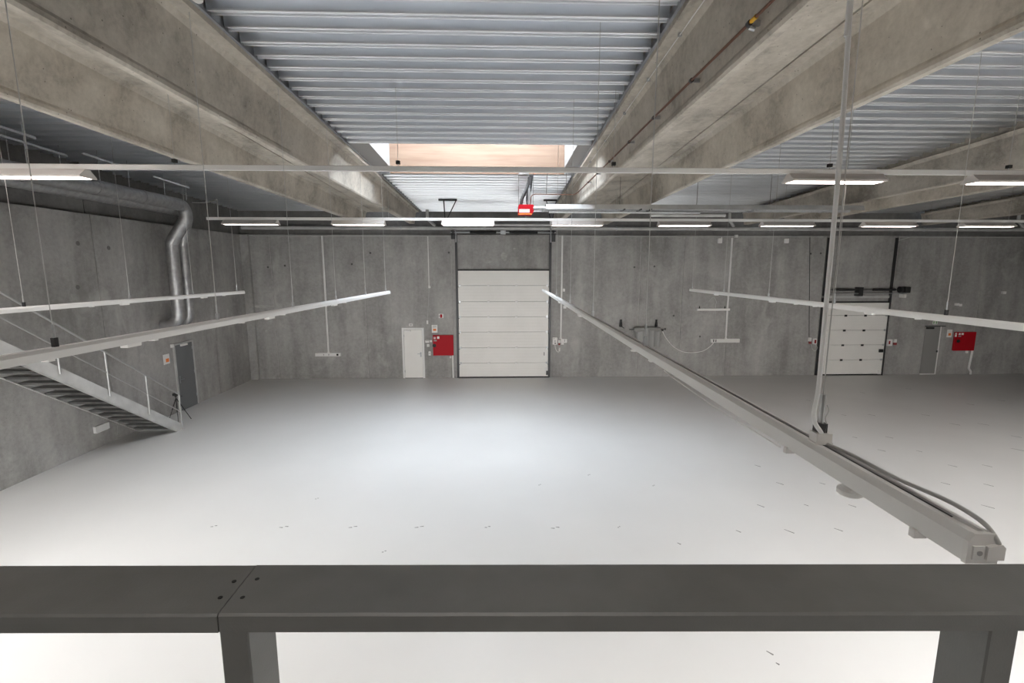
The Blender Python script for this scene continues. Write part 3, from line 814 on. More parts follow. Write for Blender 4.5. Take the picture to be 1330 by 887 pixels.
# large one
def sect_door(idx, X0, X1, ztop, lines_z, cap_x, cap_mat, rail_top, loc):
    t = thing('door_%d' % idx, None, None, (X0, YB, 0), kind='structure')
    zs = [.05]+sorted(lines_z)+[ztop]
    for a, b in zip(zs, zs[1:]):
        m = MB(); y0, y1 = YB-.08, YB-.03
        # sandwich panel with shallow horizontal ribs
        nrib = 5; hgt = (b-a-.008)/nrib; pts = [(y1, a+.004)]
        for k in range(nrib):
            q = a+.004+k*hgt
            pts += [(y0, q+.004), (y0, q+hgt-.012), (y0+.003, q+hgt-.008), (y0+.003, q+hgt)]
        pts += [(y1, b-.004)]
        m.loft([[Vector((X0, y, z)) for y, z in pts],[Vector((X1, y, z)) for y, z in pts]])
        m.build('door_section', M['doorwhite'], t)
    MB().box(X0, X1, YB-.028, YB-.02, .02, ztop).build('joint_backing', M['darksteel'], t)
    for z in zs[1:-1]:
        for cx in cap_x:
            MB().bev(cx-.055, cx+.055, YB-.105, YB-.08, z-.05, z+.03, .008).build('hinge', cap_mat, t)
        for xx in (X0+.03, X1-.10):
            MB().box(xx, xx+.07, YB-.10, YB-.08, z-.04, z+.04).build('side_hinge', M['galv'], t)
    MB().box(X0-.02, X1+.02, YB-.085, YB-.03, 0.0, .05).build('bottom_seal', M['black'], t)
    MB().box(X0-.03, X1+.03, YB-.075, YB-.02, ztop, ztop+.055).build('top_seal', M['black'], t)
    for sgn, xx in ((-1,X0),(1,X1)):
        a, b = sorted((xx+sgn*.005, xx+sgn*.10))
        m = MB(); m.box(a, b, YB-.05, YB-.0, 0, rail_top); 
        q0, q1 = sorted((xx+sgn*.005, xx+sgn*.03)); m.box(q0, q1, YB-.14, YB-.05, 0, rail_top)
        m.build('guide_rail', M['darksteel'], t)
    return t
X0 = W(596,425).x; X1 = W(712,425).x
zl = [W(652,y).z for y in (370.7,391.5,411.2,430.8,451,470.8)]
rt = W(590,305).z
t = sect_door(2, X0, X1, W(652,351.5).z, zl, (W(634.7,410).x, W(670.8,410).x), M['white2'], rt, None)
# latch and lock on the right, black edge pieces
MB().box(X1-.18, X1-.155, YB-.12, YB-.08, W(700,461).z, W(700,457).z).build('handle', M['black'], t)
MB().box(X1-.14, X1-.02, YB-.12, YB-.08, .22, .42).build('lock_case', M['white2'], t)
MB().box(X1-.08, X1, YB-.13, YB-.08, .12, .3).build('roller_bracket', M['darksteel'], t)
for z in zl:
    for xx in (X0-.03, X1-.03):
        MB().box(xx, xx+.07, YB-.125, YB-.105, z-.07, z-.045).build('roller', M['black'], t)
# shaft with springs under the roof and the frame of the horizontal tracks
zs_ = W(652,302.5).z
m = MB(); m.tube([(X0-.25,YB-.22,zs_),(X1+.25,YB-.22,zs_)], .018, 10); m.build('shaft', M['galv'], t)
for a, b in ((W(607,0).x, W(643,0).x), (W(661,0).x, W(700,0).x)):
    m = MB(); pp = dense([(a,YB-.22,zs_),(b,YB-.22,zs_)], .02)
    m.tube(pp, .05, 12, True, [.052 if i % 2 else .045 for i in range(len(pp))]); m.build('torsion_spring', M['black'], t)
MB().box(W(649,0).x, W(656,0).x, YB-.28, YB-.0, zs_-.08, zs_+.08).build('centre_bracket', M['galv'], t)
for xx in (X0-.18, X1+.10):
    m = MB(); m.tube([(xx,YB-.22,zs_),(xx+.07,YB-.22,zs_)], .11, 18); m.build('cable_drum', M['darksteel'], t)
YH = 17.05
xa, xb = on_y(577.5,291,YH).x, on_y(716,291,YH).x; zh = on_y(650,292,YH).z
for xe, xn in ((X0-.05, xa), (X1+.05, xb)):
    MB().tube(elbow([(xe,YB-.10,rt-.3),(xe,YB-.12,zh-.0),(xn,YH,zh)], .25), .028, 8).build('horizontal_track', M['galv'], t)
MB().tube([(xa-.05,YH,zh),(xb+.05,YH,zh)], .04, 12).build('end_bar', M['stair'], t)
for xx in (xa, xb): MB().bev(xx-.05, xx+.05, YH-.06, YH+.06, zh-.03, zh+.14, .01).build('end_bracket', M['white2'], t)
MB().box(X0-.25, X0-.10, YB-.05, YB, zs_-.25, zs_+.1).build('bearing_plate', M['darksteel'], t)
MB().box(X1+.10, X1+.25, YB-.05, YB, zs_-.35, zs_+.1).build('bearing_plate', M['darksteel'], t)
# V hangers from the roof
for (p0, p1, p2, lab) in (((569.5,261.5),(593.5,261.5),(576.5,583),'dark V shaped roof hanger over the left end of the large door track'),
                          ((706,260.5),(723.5,260.5),(716.5,712),'dark V shaped roof hanger beside the red heater box')):
    a_, b_ = on_y(p0[0],p0[1],YH), on_y(p1[0],p1[1],YH); zz = zt(YH)
    th_ = thing('roof_hanger', lab, 'bracket', (a_.x,YH,zh), 'V hangers of the large door')
    MB().box(a_.x, b_.x, YH-.03, YH+.03, zz-.06, zz+.0).build('top_plate', M['darksteel'], th_)
    if p2[0] < 600:
        MB().beam((on_y(p2[0],270,YH).x,YH,zz-.05),(xa+.02,YH,zh+.13), .04,.03).build('rod', M['darksteel'], th_)
        MB().beam((b_.x-.03,YH,zz-.05),(xa+.06,YH,zh+.13), .035,.03).build('brace', M['darksteel'], th_)
    else:
        MB().beam((a_.x+.1,YH,zz-.05),(xb-.02,YH,zh+.13), .035,.03).build('rod', M['darksteel'], th_)
        MB().beam((b_.x-.03,YH,zz-.05),(xb+.02,YH,zh+.13), .035,.03).build('brace', M['darksteel'], th_)

# small one at right
Y2 = 440
Xa, Xb = W(1065,Y2).x, W(1147.5,Y2).x
zl = [W(1108,y).z for y in (409.4,428.6,447.6,466.7)]
rt = W(1160,309).z
t = sect_door(3, Xa, Xb, W(1108,393).z, zl, (W(1093.7,438).x, W(1119,438).x), M['black'], rt, None)
MB().box(Xb-.22, Xb-.06, YB-.14, YB-.08, W(1142,457).z, W(1142,453).z).build('handle', M['black'], t)
MB().box(Xb-.16, Xb-.03, YB-.12, YB-.08, .05, .2).build('lock_case', M['white2'], t)
zs2 = W(1120,376).z; zs3 = W(1120,380.5).z
m = MB(); m.tube([(Xa-.1,YB-.2,zs2),(Xb+.62,YB-.2,zs2)], .016, 8); m.build('shaft', M['darksteel'], t)
m = MB(); m.tube([(Xa-.1,YB-.24,zs3),(Xb+.55,YB-.24,zs3)], .02, 8); m.build('tie_bar', M['galv'], t)
for a, b in ((W(1078,376).x, W(1106,376).x),(W(1129,376).x,W(1158,376).x)):
    pp = dense([(a,YB-.2,zs2),(b,YB-.2,zs2)], .02)
    MB().tube(pp, .05, 12, True, [.052 if i%2 else .044 for i in range(len(pp))]).build('torsion_spring', M['black'], t)
MB().box(W(1110,376).x, W(1115.5,376).x, YB-.26, YB, zs3-.12, zs2+.1).build('centre_bracket', M['darksteel'], t)
for px in (1163,):
    x = W(px,376).x; MB().tube([(x,YB-.2,zs2),(x+.09,YB-.2,zs2)], .13, 18).build('cable_drum', M['darksteel'], t)
x = W(1169.5,377).x
MB().bev(x-.02, x+.20, YB-.30, YB, zs2-.13, zs2+.12, .02).build('motor', M['black'], t)
MB().bev(x-.05, x+.08, YB-.26, YB-.02, zs2-.34, zs2-.18, .02).build('motor_terminal', M['white2'], t)
MB().box(Xa-.1, Xb+.1, YB-.05, YB, W(1108,387).z, W(1108,384).z).build('lintel_bar', M['stair'], t)
# conduit loop at the rail top
m = MB(); m.tube(elbow([W(1157,395)+Vector((0,-.05,0)), W(1163,313)+Vector((0,-.05,0)), W(1180,308.5)+Vector((0,-.05,0))], .2), .014, 8)
o = m.build('cable_conduit', M['cable']); tag(o, 'thin pale conduit running up beside the small sectional door', 'conduit')

# ------------------------------------------------------------------ white pedestrian door
Xd0, Xd1 = W(523,460).x, W(551.5,460).x; zd = W(537,425.5).z
t = thing('door_4', None, None, (Xd0,YB,0), kind='structure')
m = MB()
m.box(Xd0,Xd0+.08,YB-.05,YB,0,zd); m.box(Xd1-.08,Xd1,YB-.05,YB,0,zd); m.box(Xd0+.08,Xd1-.08,YB-.05,YB,zd-.08,zd)
m.build('door_frame', M['white'], t)
lf = MB().bev(Xd0+.088, Xd1-.088, YB-.04, YB, .02, zd-.088, .004).build('door_leaf', M['doorwhite'], t)
MB().bev(Xd0+.10, Xd0+.38, YB-.10, YB-.04, zd-.17, zd-.10, .008).build('door_closer', M['white2'], lf)
m = MB(); zz = W(549,459).z
m.tube([(Xd1-.15,YB-.04,zz),(Xd1-.15,YB-.10,zz),(Xd1-.28,YB-.10,zz)], .011, 8); m.bev(Xd1-.18,Xd1-.12,YB-.048,YB-.04,zz-.14,zz+.06,.003)
m.build('handle', M['galv'], lf)
for zz in (.25,1.75): MB().box(Xd0+.07,Xd0+.10,YB-.055,YB-.03,zz,zz+.1).build('hinge', M['galv'], lf)
MB().box(Xd0+.08, Xd1-.08, YB-.045, YB, 0, .02).build('threshold', M['darksteel'], t)

# grey flush door at right
Xe0, Xe1 = W(1198,455).x, W(1217,455).x; ze = W(1210,424).z
t = thing('door_5', None, None, (Xe0,YB,0), kind='structure')
lf = MB().box(Xe0, Xe1, YB-.02, YB, .05, ze).build('door_leaf', M['walldoor'], t)
m = MB(); m.box(Xe1, Xe1+.045, YB-.03, YB, 0, ze+.03); m.box(Xe0, Xe1, YB-.03, YB, 0, .04); m.build('door_frame', M['white2'], t)
MB().box(Xe0-.02, Xe1+.2, YB-.05, YB, ze, ze+.035).build('head_rail', M['darksteel'], t)
MB().bev(Xe0+.02, Xe0+.32, YB-.1, YB-.02, ze-.10, ze-.02, .01).build('door_closer', M['black'], lf)
MB().bev(Xe1-.06, Xe1-.01, YB-.06, YB-.02, .98, 1.06, .005).build('handle', M['darksteel'], lf)

# ------------------------------------------------------------------ red hose cabinets
def cabinet(x0,y0,x1,y1, label, knob, stickers, pipe):
    a, b, c, d = wrect(x0,y0,x1,y1)
    t = thing('hose_cabinet', label, 'fire hose cabinet', (a,YB,c), 'red fire hose cabinets')
    MB().box(a+.01, b-.01, YB-.07, YB-.012, c+.01, d-.01).build('body', M['red'], t)
    dr = MB().bev(a, b, YB-.095, YB-.07, c, d, .006).build('door', M['red'], t)
    kx, kz = W(*knob).x, W(*knob).z
    m = MB(); m.tube([(kx,YB-.095,kz),(kx,YB-.11,kz)], .075, 20); m.beam((kx,YB-.115,kz-.05),(kx,YB-.115,kz+.05),.03,.02); m.build('knob', M['black'], dr)
    for (sx0,sy0,sx1,sy1,mt) in stickers:
        p, q, r_, s_ = wrect(sx0,sy0,sx1,sy1)
        MB().box(p, q, YB-.098, YB-.0945, r_, s_).build('sticker', M[mt], dr)
    return t
cabinet(562.8,434.8,589.2,461.2,'red fire hose cabinet between the white door and the large sectional door',(564.6,448.3),
  [(563.6,437.2,566.2,439.8,'white2'),(568,436.5,571,439.6,'white2'),(563.8,441,567.6,442.8,'print'),(564,437.8,565.2,438.6,'red')],None)
cabinet(1237,430.8,1264,455,'darker red fire hose cabinet at the right, past the small sectional door',(1241.8,442.5),
  [(1237.6,432,1240,437,'white2'),(1242.4,432.2,1245,434.6,'white2'),(1246,432,1249,434.6,'white2'),(1242,435.6,1245.5,437,'print'),(1238.2,433,1239.3,434.4,'orange')],None)
def wtube(pts, r, name, mt, label, cat, group=None, off=.02, n=10, sm=False):
    P = [W(*p)+Vector((0,-off,0)) for p in pts]
    m = MB(); m.tube(bez(P,8) if sm else P, r, n); o = m.build(name, M[mt]); return tag(o, label, cat, group)
m = MB(); a = W(588.3,462).x; m.tube([(a,YB-.06,W(588,461).z),(a,YB-.06,0)], .04, 12); o = m.build('water_pipe', M['white2'])
tag(o, 'white water pipe from the floor to the red cabinet beside the large door', 'pipe', 'water pipes under the cabinets')
p0, p1 = W(1258.5,455), W(1255.5,478); 
m = MB(); x = W(1258,466).x; m.tube(elbow([(x+.06,YB-.06,p0.z),(x,YB-.06,.28),(x+.12,YB-.06,.12),(x+.12,YB-.06,0)], .05), .04, 12); o = m.build('water_pipe', M['white2'])
tag(o, 'white water pipe with an offset under the right red cabinet', 'pipe', 'water pipes under the cabinets')
for (bx, by, lab) in ((585.2,463.2,'tiny white valve box below the red cabinet by the large door'),(1254.8,456.8,'tiny white valve box below the right red cabinet')):
    o = wbox(bx-1, by-1.4, bx+1, by+1.6, 0, .08, .01).build('valve_box', M['white2']); tag(o, lab, 'valve box')

# ------------------------------------------------------------------ wall signs and small boxes
def sign(x0,y0,x1,y1,label,px,kind='wall_sign',cat='sign'):
    a,b,c,d = wrect(x0,y0,x1,y1)
    t = thing(kind, label, cat, (a,YB,c))
    MB().box(a,b,YB-.012,YB,c,d).build('panel', M['white2'], t)
    for (e0,f0,e1,f1,mt) in px:
        p,q,r_,s_ = wrect(e0,f0,e1,f1); MB().box(p,q,YB-.015,YB-.012,r_,s_).build('pictogram', M[mt], t)
sign(560.8,422,568.2,432,'white instruction notice with orange picture above the red cabinet by the large door',[(562.6,427,566.6,429.6,'orange'),(562,423.2,567,423.8,'print'),(562,424.8,567,425.3,'print')])
sign(569.8,407.6,576,413,'small red and white hose sign above the notice, left of the large door',[(571.6,408.2,574.4,412.6,'red'),(570.2,409,571.2,412,'print')])
sign(1229.8,428,1236.2,438,'white instruction notice with orange picture touching the right red cabinet',[(1231.4,432.6,1234.6,435.8,'orange')])
sign(1211.4,416.8,1217.4,421.2,'small green and white escape sign above the grey flush door',[(1211.8,417.2,1213.6,420.6,'green'),(1215,417.2,1216.8,420.6,'green')])
sign(531.2,420.4,536.0,423.4,'faint small plate on the wall just above the white door',[(532,421.2,535.2,422.6,'print')])
def small(x0,y0,x1,y1,d,label,cat='junction box',name='junction_box',mt='white2',extra=()):
    a,b,c,dd_ = wrect(x0,y0,x1,y1)
    t = thing(name, label, cat, (a,YB,c))
    bx = MB().bev(a,b,YB-d,YB,c,dd_,.008).build('housing', M[mt], t)
    for (e0,f0,e1,f1,m2,nm) in extra:
        p,q,r_,s_ = wrect(e0,f0,e1,f1); MB().box(p,q,YB-d-.012,YB-d,r_,s_).build(nm, M[m2], t)
    return t
small(554.2,416,556.4,420.8,.05,'small white box on the cable above the left of the notice','sensor','wall_sensor')
small(552.6,441.2,557.8,444.8,.06,'white key switch with dark slot right of the white door','switch','wall_switch',extra=((553.4,442,557.2,442.6,'print','slot'),))
small(558.6,441.4,561.2,444.2,.05,'tiny white push box touching the left side of the red cabinet','switch','wall_switch')
small(554.6,446.6,558,450.2,.06,'white square light switch just below the key switch','switch','wall_switch',extra=((555.4,447.4,557.2,449.4,'white','rocker'),))
small(556.8,456,559.8,461.4,.06,'white double socket right of the white door near handle height','socket','wall_socket',extra=((557.4,458.2,559.2,459,'print','slot'),))
small(410.2,457.8,443.2,462.4,.09,'long white socket strip at the foot of the left conduit','socket','socket_strip',extra=((421,459.2,422,461,'print','slot'),(427.5,459.2,428.5,461,'print','slot'),(438,459,440.5,461.4,'black','plug')))
small(922.5,439.8,959.5,444.6,.09,'long white socket strip at the foot of the right conduit','socket','socket_strip',extra=((925,440.6,926.2,443.8,'black','plug'),(928,440.6,929,443.8,'black','plug')))
small(717.6,438,723.6,447.2,.08,'white door control box right of the large sectional door','control box','control_box',extra=((718.8,439,719.8,440,'print','button'),(720,441.6,721.2,443.4,'print','button'),(720,444.8,721.8,446,'black','button')))
small(728,440,736.2,445,.08,'white socket box at the foot of the conduit beside the large door','socket','wall_socket',extra=((732.6,440.6,733.4,443.6,'print','slot'),(728.4,445,732,447.2,'white2','flap')))
def warning(x0,y0,x1,y1,label):
    t = small(x0,y0,x1,(y0*.42+y1*.58),.07,label,'warning light','warning_light')
    p,q,r_,s_ = wrect(x0,(y0*.42+y1*.58),x1,y1)
    m = MB(); xc = (p+q)/2; m.tube([(xc,YB-.04,s_),(xc,YB-.04,r_+.02),(xc,YB-.04,r_)], .05, 14, rad=[(q-p)/2,(q-p)/2,(q-p)/3]); m.build('lens', M['redlamp'], t)
warning(725,441.6,727.4,448,'white and red signal lamp beside the large door control box')
warning(1049.4,438.6,1052.8,446.4,'white and red signal lamp left of the small sectional door')
warning(1159.4,440.4,1163.4,447.8,'white and red signal lamp right of the small sectional door')
small(1055.2,439.6,1059.8,446.8,.07,'pale control box left of the small sectional door','control box','control_box',extra=((1056.4,441,1058.6,445.6,'redlamp','button'),))
small(1151.4,440.4,1157.4,449,.08,'pale control box right of the small sectional door','control box','control_box',extra=((1152.4,442.4,1154.2,446.6,'redlamp','button'),))
small(931.8,309.6,936.8,316,.1,'white square box high on the wall left of the right conduit','junction box',extra=((935.4,308,936.4,309.6,'white2','gland'),))
small(953.6,305,957.6,308.6,.08,'small white box at the ledge just right of the right conduit','junction box')
small(1018.4,310,1023,316,.1,'white square box high on the wall left of the small sectional door','junction box')
small(1239.6,393.6,1243.4,396.8,.1,'white box with a second smaller box beside it above the right red cabinet','junction box',extra=((1243,394.4,1246.4,397.6,'white2','side_box'),))
small(1300.2,378.4,1304.8,381.8,.08,'lone small white box high on the wall near the right edge','junction box')
small(320.2,365,323,368,.05,'tiny white box on the thin cable in the left corner','junction box')
small(556.4,371.4,559.2,374.2,.05,'tiny white box at the end of the conduit above the white door','junction box')
small(731,375,733.6,378.6,.05,'tiny white box on the side of the conduit beside the large door, upper one','junction box')
small(731.6,397,735.4,400.6,.05,'tiny white box behind the big track on the conduit beside the large door','junction box')
g = 'vertical cable conduits on the back wall'
def conduit(px0,py0,px1,py1,w,label):
    x = W((px0+px1)/2,(py0+py1)/2).x; z1, z0 = W(px0,py0).z, W(px1,py1).z
    t = thing('vertical_conduit', label, 'conduit', (x,YB,z0), g)
    MB().bev(x-w/2, x+w/2, YB-w*.8, YB, z0, z1, .006).build('channel', M['white'], t)
    MB().bev(x-w*.75, x+w*.75, YB-w, YB, z0, z0+.05, .006).build('end_piece', M['white2'], t)
conduit(418.8,306,426.6,458,.06,'white vertical conduit down to the left socket strip')
conduit(729.6,306,728.8,440,.065,'white vertical conduit just right of the large sectional door')
conduit(949.6,309,942.8,440,.065,'white vertical conduit down to the right socket strip')
conduit(555.8,307,557.2,372,.035,'thin short conduit above the white door')
wtube([(557.4,374),(555.5,416)], .007, 'wall_cable', 'cable', 'faint cable dropping from the short conduit towards the white door fittings', 'cable')
wtube([(320,307),(321,365),(324,405)], .008, 'wall_cable', 'cable', 'thin cable in the left corner of the back wall', 'cable')
wtube([(1051.6,308),(1050.5,438)], .012, 'wall_cable', 'darksteel', 'dark cable running down to the signal lamp left of the small door', 'cable')
wtube([(720.5,447),(721.5,453),(724.5,457),(726.5,455)], .012, 'wall_cable', 'white2', 'white cable loop under the large door control box', 'cable', sm=True, off=.05)
wtube([(1052.6,447),(1053.6,452),(1057.2,455.6),(1060.6,451.4),(1058,447)], .010, 'wall_cable', 'cable', 'pale cable loop under the control box left of the small door', 'cable', sm=True, off=.05)
wtube([(928,442),(929,400),(930.2,392),(926,386),(921,391)], .008, 'wall_cable', 'cable', 'thin cable rising from the right socket strip with a loose loop', 'cable', sm=True)
o = wbox(725.4,451,727.2,455.8,.0,.1,.008).build('cable_plug', M['white2']); tag(o, 'small white plug hanging below the large door signal lamp', 'plug')
# shelf bracket
a,b,c,d = wrect(904.2,400.4,946.5,403.2)
t = thing('wall_bracket', 'white horizontal bar with two black studs fixed left of the right conduit', 'bracket', (a,YB,c))
MB().bev(a,b,YB-.12,YB,c,d,.008).build('bar', M['white2'], t)
for px in (907.8,940.6):
    x = W(px,399).x; MB().tube([(x,YB-.06,d),(x,YB-.06,d+.02),(x,YB-.06,d+.1)], .02, 10, rad=[.035,.02,.012]).build('stud', M['black'], t)
# wrapped roll
a, b = W(821.5,427).x, W(855,427).x; zc = W(838,427).z; r = .10
t = thing('wrapped_roll', 'grey roll on a wall bracket with clear film hanging from it', 'roll', (a,YB,zc))
m = MB(); m.tube([(a,YB-.22,zc),(a+.03,YB-.22,zc),(b-.03,YB-.22,zc),(b,YB-.22,zc)], .1, 20, rad=[.09,.105,.1,.085]); m.build('roll', M['roll'], t)
m = MB(); m.tube([(a-.2,YB-.22,zc),(b+.22,YB-.22,zc)], .014, 8); m.build('axle', M['darksteel'], t)
m = MB(); m.tube([(b+.08,YB-.22,zc-.03),(b+.13,YB-.22,zc-.03)], .05, 12); m.tube([(b+.19,YB-.22,zc+.01),(b+.23,YB-.22,zc+.01)], .04, 10); m.build('valve', M['darksteel'], t)
m = MB(); pr = []
for k in range(13):
    f = k/12; x = a+.07+(b-a-.1)*f
    dy = .035*sin(f*9)+.02*sin(f*23); pr.append((x, dy))
m.loft([[Vector((x, YB-.31+dy*(1.0 if z_ < 0 else .2), zc+z_)) for x, dy in pr]+[Vector((x, YB-.302+dy*(1.0 if z_ < 0 else .2), zc+z_)) for x, dy in pr[::-1]] for z_ in (.05,-.1,-.35,-.72)])
m.build('hanging_film', M['plastic'], t)
for px, lab in ((805.8,'black hook knob on the wall left of the wrapped roll'),(851.6,'black hook knob on the wall above the right end of the roll')):
    x = W(px,420).x; z0_ = W(px,423.6).z; z1_ = W(px,414.8).z
    t2 = thing('wall_hook', lab, 'hook', (x,YB,z0_), 'black hooks over the roll')
    m = MB(); m.tube([(x,YB-.07,z0_),(x+.0,YB-.09,(z0_+z1_)/2),(x,YB-.08,z1_-.06),(x,YB-.08,z1_)], .05, 12, rad=[.065,.045,.03,.045]); m.build('knob', M['black'], t2)
    m = MB(); m.box(x-.03, x+.03, YB-.07, YB, z0_-.03, z0_+.12); m.build('back_plate', M['black'], t2)
    if px < 820:
        MB().beam((x+.03,YB-.06,z0_+.0),(x+.15,YB-.06,z0_-.08),.04,.03).build('foot', M['black'], t2)
wtube([(859,428),(864,438),(873,449),(885,456),(898,457.6),(912,455.5),(921,450),(926,445)], .017, 'wall_cable', 'white2', 'pale cable sagging from the wrapped roll to the right socket strip', 'cable', sm=True, off=.06)

# ------------------------------------------------------------------ radiant heater with flues
YQ = 13.15
x0 = on_y(673,272,YQ).x; x1 = on_y(693,272,YQ).x; z1 = on_y(683,266.5,YQ).z; z0 = on_y(683,279.5,YQ).z
t = thing('radiant_heater', 'gas radiant tube heater with red burner box and long silver tubes under the roof', 'heater', (x0,YQ,z0))
m = MB(); d0, d1 = YQ-.16, YQ+.16
prf = [(x0+.0,z0+.0),(x1-.06,z0),(x1,z0+.10),(x1,z1-.03),(x1-.03,z1),(x0+.02,z1),(x0,z1-.03)]
m.loft([[Vector((x,d0,z)) for x,z in prf],[Vector((x,d1,z)) for x,z in prf]]); bx = m.build('burner_box', M['red'], t)
MB().box(on_y(674.5,0,YQ).x, on_y(688.8,0,YQ).x, d0-.004, d0, on_y(680,278,YQ).z+.02, on_y(680,272.6,YQ).z).build('label_plate', M['white2'], bx)
for k in range(3):
    zz = on_y(680,278,YQ).z+.045+k*.03
    MB().box(on_y(676,0,YQ).x, on_y(687-2*k,0,YQ).x, d0-.006, d0-.004, zz, zz+.008).build('text_line', M['print'], bx)
MB().box(x0+.0, x1-.06, d0-.006, d0, z0, z0+.03).build('lower_edge', M['orange'], bx)
xe = on_y(1114,275,YQ).x
zt1 = on_y(800,271.7,YQ).z; zt2 = on_y(800,277,YQ).z
m = MB(); m.tube(elbow([(x1-.02,YQ-.12,zt1),(xe-.3,YQ-.12,zt1),(xe-.3,YQ+.16,zt1),(x1+.3,YQ+.16,zt1)], .1), .05, 14); m.build('radiant_tube', M['galv'], t)
xs = on_y(708,268,YQ).x
m = MB(); zr = zt1+.10
m.loft([[Vector((xx,YQ-.26,zt1-.03)),Vector((xx,YQ-.2,zr)),Vector((xx,YQ+.24,zr)),Vector((xx,YQ+.3,zt1-.03)),Vector((xx,YQ+.295,zt1-.03)),Vector((xx,YQ+.235,zr-.006)),Vector((xx,YQ-.195,zr-.006)),Vector((xx,YQ-.255,zt1-.03))] for xx in (xs, xe)])
m.build('reflector', M['stair'], t)
m = MB(); m.tube([(on_y(712,277,YQ).x,YQ-.2,zt2),(on_y(905,277,YQ).x,YQ-.2,zt2)], .028, 10); m.build('flue_tube', M['galv'], t)
m = MB(); m.tube([(on_y(846,279,YQ).x,YQ+.1,zt2-.03),(on_y(944,279,YQ).x,YQ+.1,zt2-.03)], .05, 12); m.build('end_tube', M['stair'], t)
for px in (706, 808, 829, 842, 973, 979, 1073, 1090):
    x = on_y(px,270,YQ).x
    m = MB(); m.box(x-.02,x+.02,YQ-.28,YQ+.3,zt1-.05,zt1-.02); m.build('tube_clamp', M['galv'] if px < 800 or px > 900 else M['darksteel'], t)
for px in (673.5,692.5,735,805,905,1000,1095):
    x = on_y(px,262,YQ).x
    m = MB(); wires_up(m, x, YQ, (z1 if px < 700 else zr)-.01, .005); m.build('suspension_wire', M['darksteel'], t)
# flues from the box to the roof
zr_ = zt(YQ)
for pts, rr, nm in (([(676.5,267),(678,258),(683,248),(686,240),(688,230)], .045,'flexible_hose'),([(686,267),(685.5,255),(688,245),(690,228)], .05,'flexible_hose')):
    P = [on_y(a_,b_,YQ) for a_, b_ in pts]; P[-1].z = min(P[-1].z, zr_+.05)
    pp = dense(bez(P,6), .02)
    MB().tube(pp, rr, 12, True, [rr*(1.1 if i%2 else .92) for i in range(len(pp))]).build(nm, M['darksteel'], t)
P = [on_y(687.5,267,YQ-.06), on_y(687.5,245,YQ-.06)]
MB().tube(P, .03, 10).build('silver_pipe', M['galv'], t)
x = on_y(680.5,234,YQ).x
MB().tube([(x,YQ,zr_-.08),(x,YQ,zr_+.02)], .14, 20).build('roof_collar', M['galv'], t)
# small hook cable right of heater
x = on_y(710,236,YQ).x
m = MB(); m.tube([(x,YQ,on_y(710,252,YQ).z),(x,YQ,on_y(710,238,YQ).z),(x+.02,YQ,zt(YQ))], .008, 8); o = m.build('drop_cable', M['darksteel'])
tag(o, 'short dark cable hanging from the roof right of the heater flue', 'cable')

# ------------------------------------------------------------------ gas pipe along the right beam
def on_leg(px, py, off):
    r_ = ray(px, py)
    # plane x = 2.165+DX*y-off
    tt = (2.165-off)/(r_.x-DX*r_.y); return CAM+r_*tt
off = .07
pa, pb_ = on_leg(1006,-2,off), on_leg(752,248.5,off)
t = thing('gas_pipe', 'thin brown gas pipe clamped along the right side beam and crossing to the heater', 'pipe', tuple(pa))
pa0 = pa+(pa-pb_)*.25
yx = pb_.y
endp = Vector((on_y(694,252,YQ+.3).x, YQ+.25, on_y(694,252.5,YQ+.3).z))
pth = [pa0, pb_, Vector((pb_.x-.1, pb_.y+.15, endp.z+.0)), Vector((pb_.x-.35, YQ+.3, endp.z)), endp, Vector((x1-.05, YQ+.2, endp.z-.05)), Vector((x1-.08, YQ+.1, z1-.01))]
MB().tube(elbow(pth, .06), .0135, 10).build('pipe', M['copper'], t)
for px in (973,898,849,817,791.5,775.5,764):
    py = 0+(1005-px)/(1005-752)*0
    f = None
    # distance along the pipe for this image column
    k = (px-CX)/F; nn = RGT-FWD*k; dv = (pb_-pa); s = (CAM-pa).dot(nn)/dv.dot(nn); p = pa+dv*s
    cl = MB().tube([p-dv.normalized()*.02, p+dv.normalized()*.02], .024, 12).build('pipe_clamp', M['darksteel'], t)
    MB().box(p.x+.0, p.x+off+.02, p.y-.012, p.y+.012, p.z-.02, p.z+.02).build('clamp_foot', M['galv'], cl)
    if px == 973:
        q = p-dv.normalized()*.07
        MB().tube([q-dv.normalized()*.05, q+dv.normalized()*.03], .018, 12).build('yellow_tape', M['brass'], t)
        MB().tube([p+Vector((.0,0,-.03)), p+Vector((.05,0,-.045))], .018, 10).build('valve', M['galv'], t)
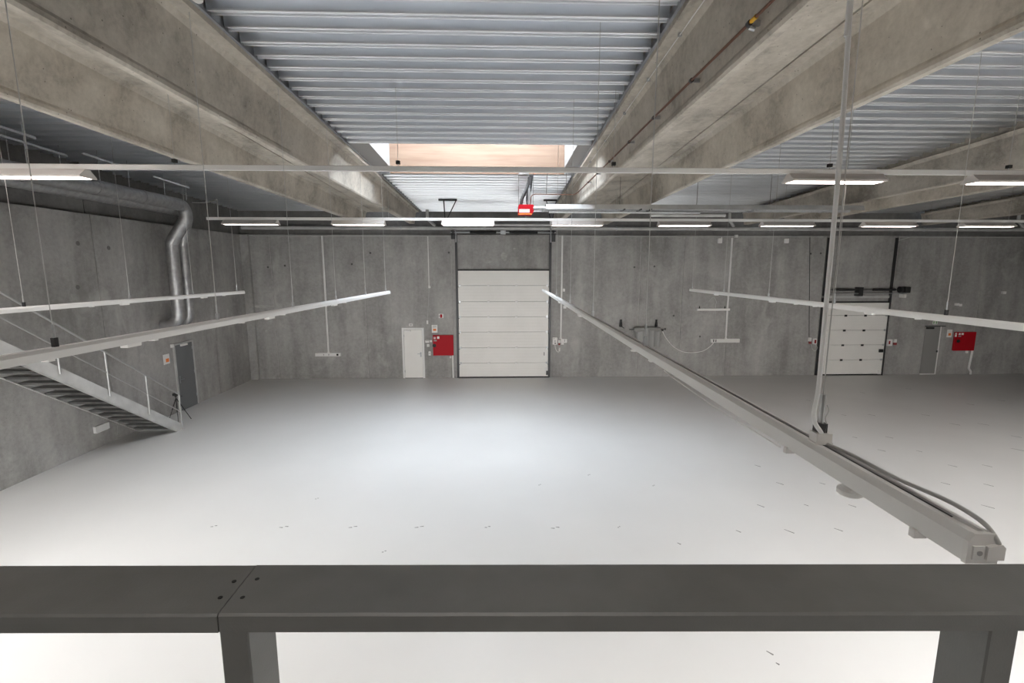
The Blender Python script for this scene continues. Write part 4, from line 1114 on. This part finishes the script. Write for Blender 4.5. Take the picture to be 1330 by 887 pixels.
# white cable under the flange of that beam
m = MB(); pts = []
for Y in [YF+.5]+[2+i*1.0 for i in range(17)]:
    pts.append((2.145+DX*Y-.085, Y, zt(Y)-.155))
m.tube(pts, .006, 6); cb = m.build('beam_cable', M['white2']); tag(cb, 'thin white cable clipped under the flange of the gas pipe beam', 'cable')
for Y in (5.9, 7.1, 8.4, 9.9, 11.5):
    MB().box(2.145+DX*Y-.10, 2.145+DX*Y-.06, Y-.015, Y+.015, zt(Y)-.165, zt(Y)-.125).build('clip', M['galv'], cb)
# smoke detector at the near left beam edge
c = on_y(257, 4, 5.55)
t = thing('smoke_detector', 'white smoke detector at the edge of the left beam, top of the photo', 'smoke detector', tuple(c))
m = MB(); zc = zt(5.55)-.02
m.tube([(c.x,5.55,zc+.03),(c.x,5.55,zc),(c.x,5.55,zc-.02),(c.x,5.55,zc-.045),(c.x,5.55,zc-.06)], .06, 24, rad=[.062,.062,.055,.05,.03]); m.build('housing', M['white2'], t)
MB().box(c.x-.06, c.x+.06, 5.5, 5.6, zc+.02, zt(5.55)+.02).build('base_plate', M['white2'], t)
MB().tube([(c.x,5.55-.058,zc-.008),(c.x,5.55-.050,zc-.008)], .03, 12).build('vent', M['print'], t)

# ------------------------------------------------------------------ camera
cam = bpy.data.cameras.new('camera'); co = bpy.data.objects.new('camera', cam); COL.objects.link(co)
cam.sensor_fit = 'HORIZONTAL'; cam.sensor_width = 36; cam.lens = F*36/1330; cam.clip_start = .02; cam.clip_end = 200
mat4 = Matrix((RGT, UPV, -FWD)).transposed().to_4x4(); mat4.translation = CAM
co.matrix_world = mat4
S.camera = co

# ------------------------------------------------------------------ world + colour
w = bpy.data.worlds.new('sky'); S.world = w; w.use_nodes = True
w.node_tree.nodes['Background'].inputs[0].default_value = (.8,.9,1,1); w.node_tree.nodes['Background'].inputs[1].default_value = 1.0
vs = S.view_settings
S.display_settings.display_device = 'sRGB'
vs.view_transform = 'Standard'; vs.look = 'None'; vs.gamma = 1; vs.exposure = 0.36; vs.use_curve_mapping = False
S.cycles.use_denoising = True
try:
    S.cycles.denoising_prefilter = 'ACCURATE'; S.cycles.denoising_input_passes = 'RGB_ALBEDO_NORMAL'
except Exception: pass
S.cycles.max_bounces = 12; S.cycles.diffuse_bounces = 8; S.cycles.glossy_bounces = 6
S.cycles.sample_clamp_indirect = 5
S.cycles.caustics_reflective = False; S.cycles.caustics_refractive = False
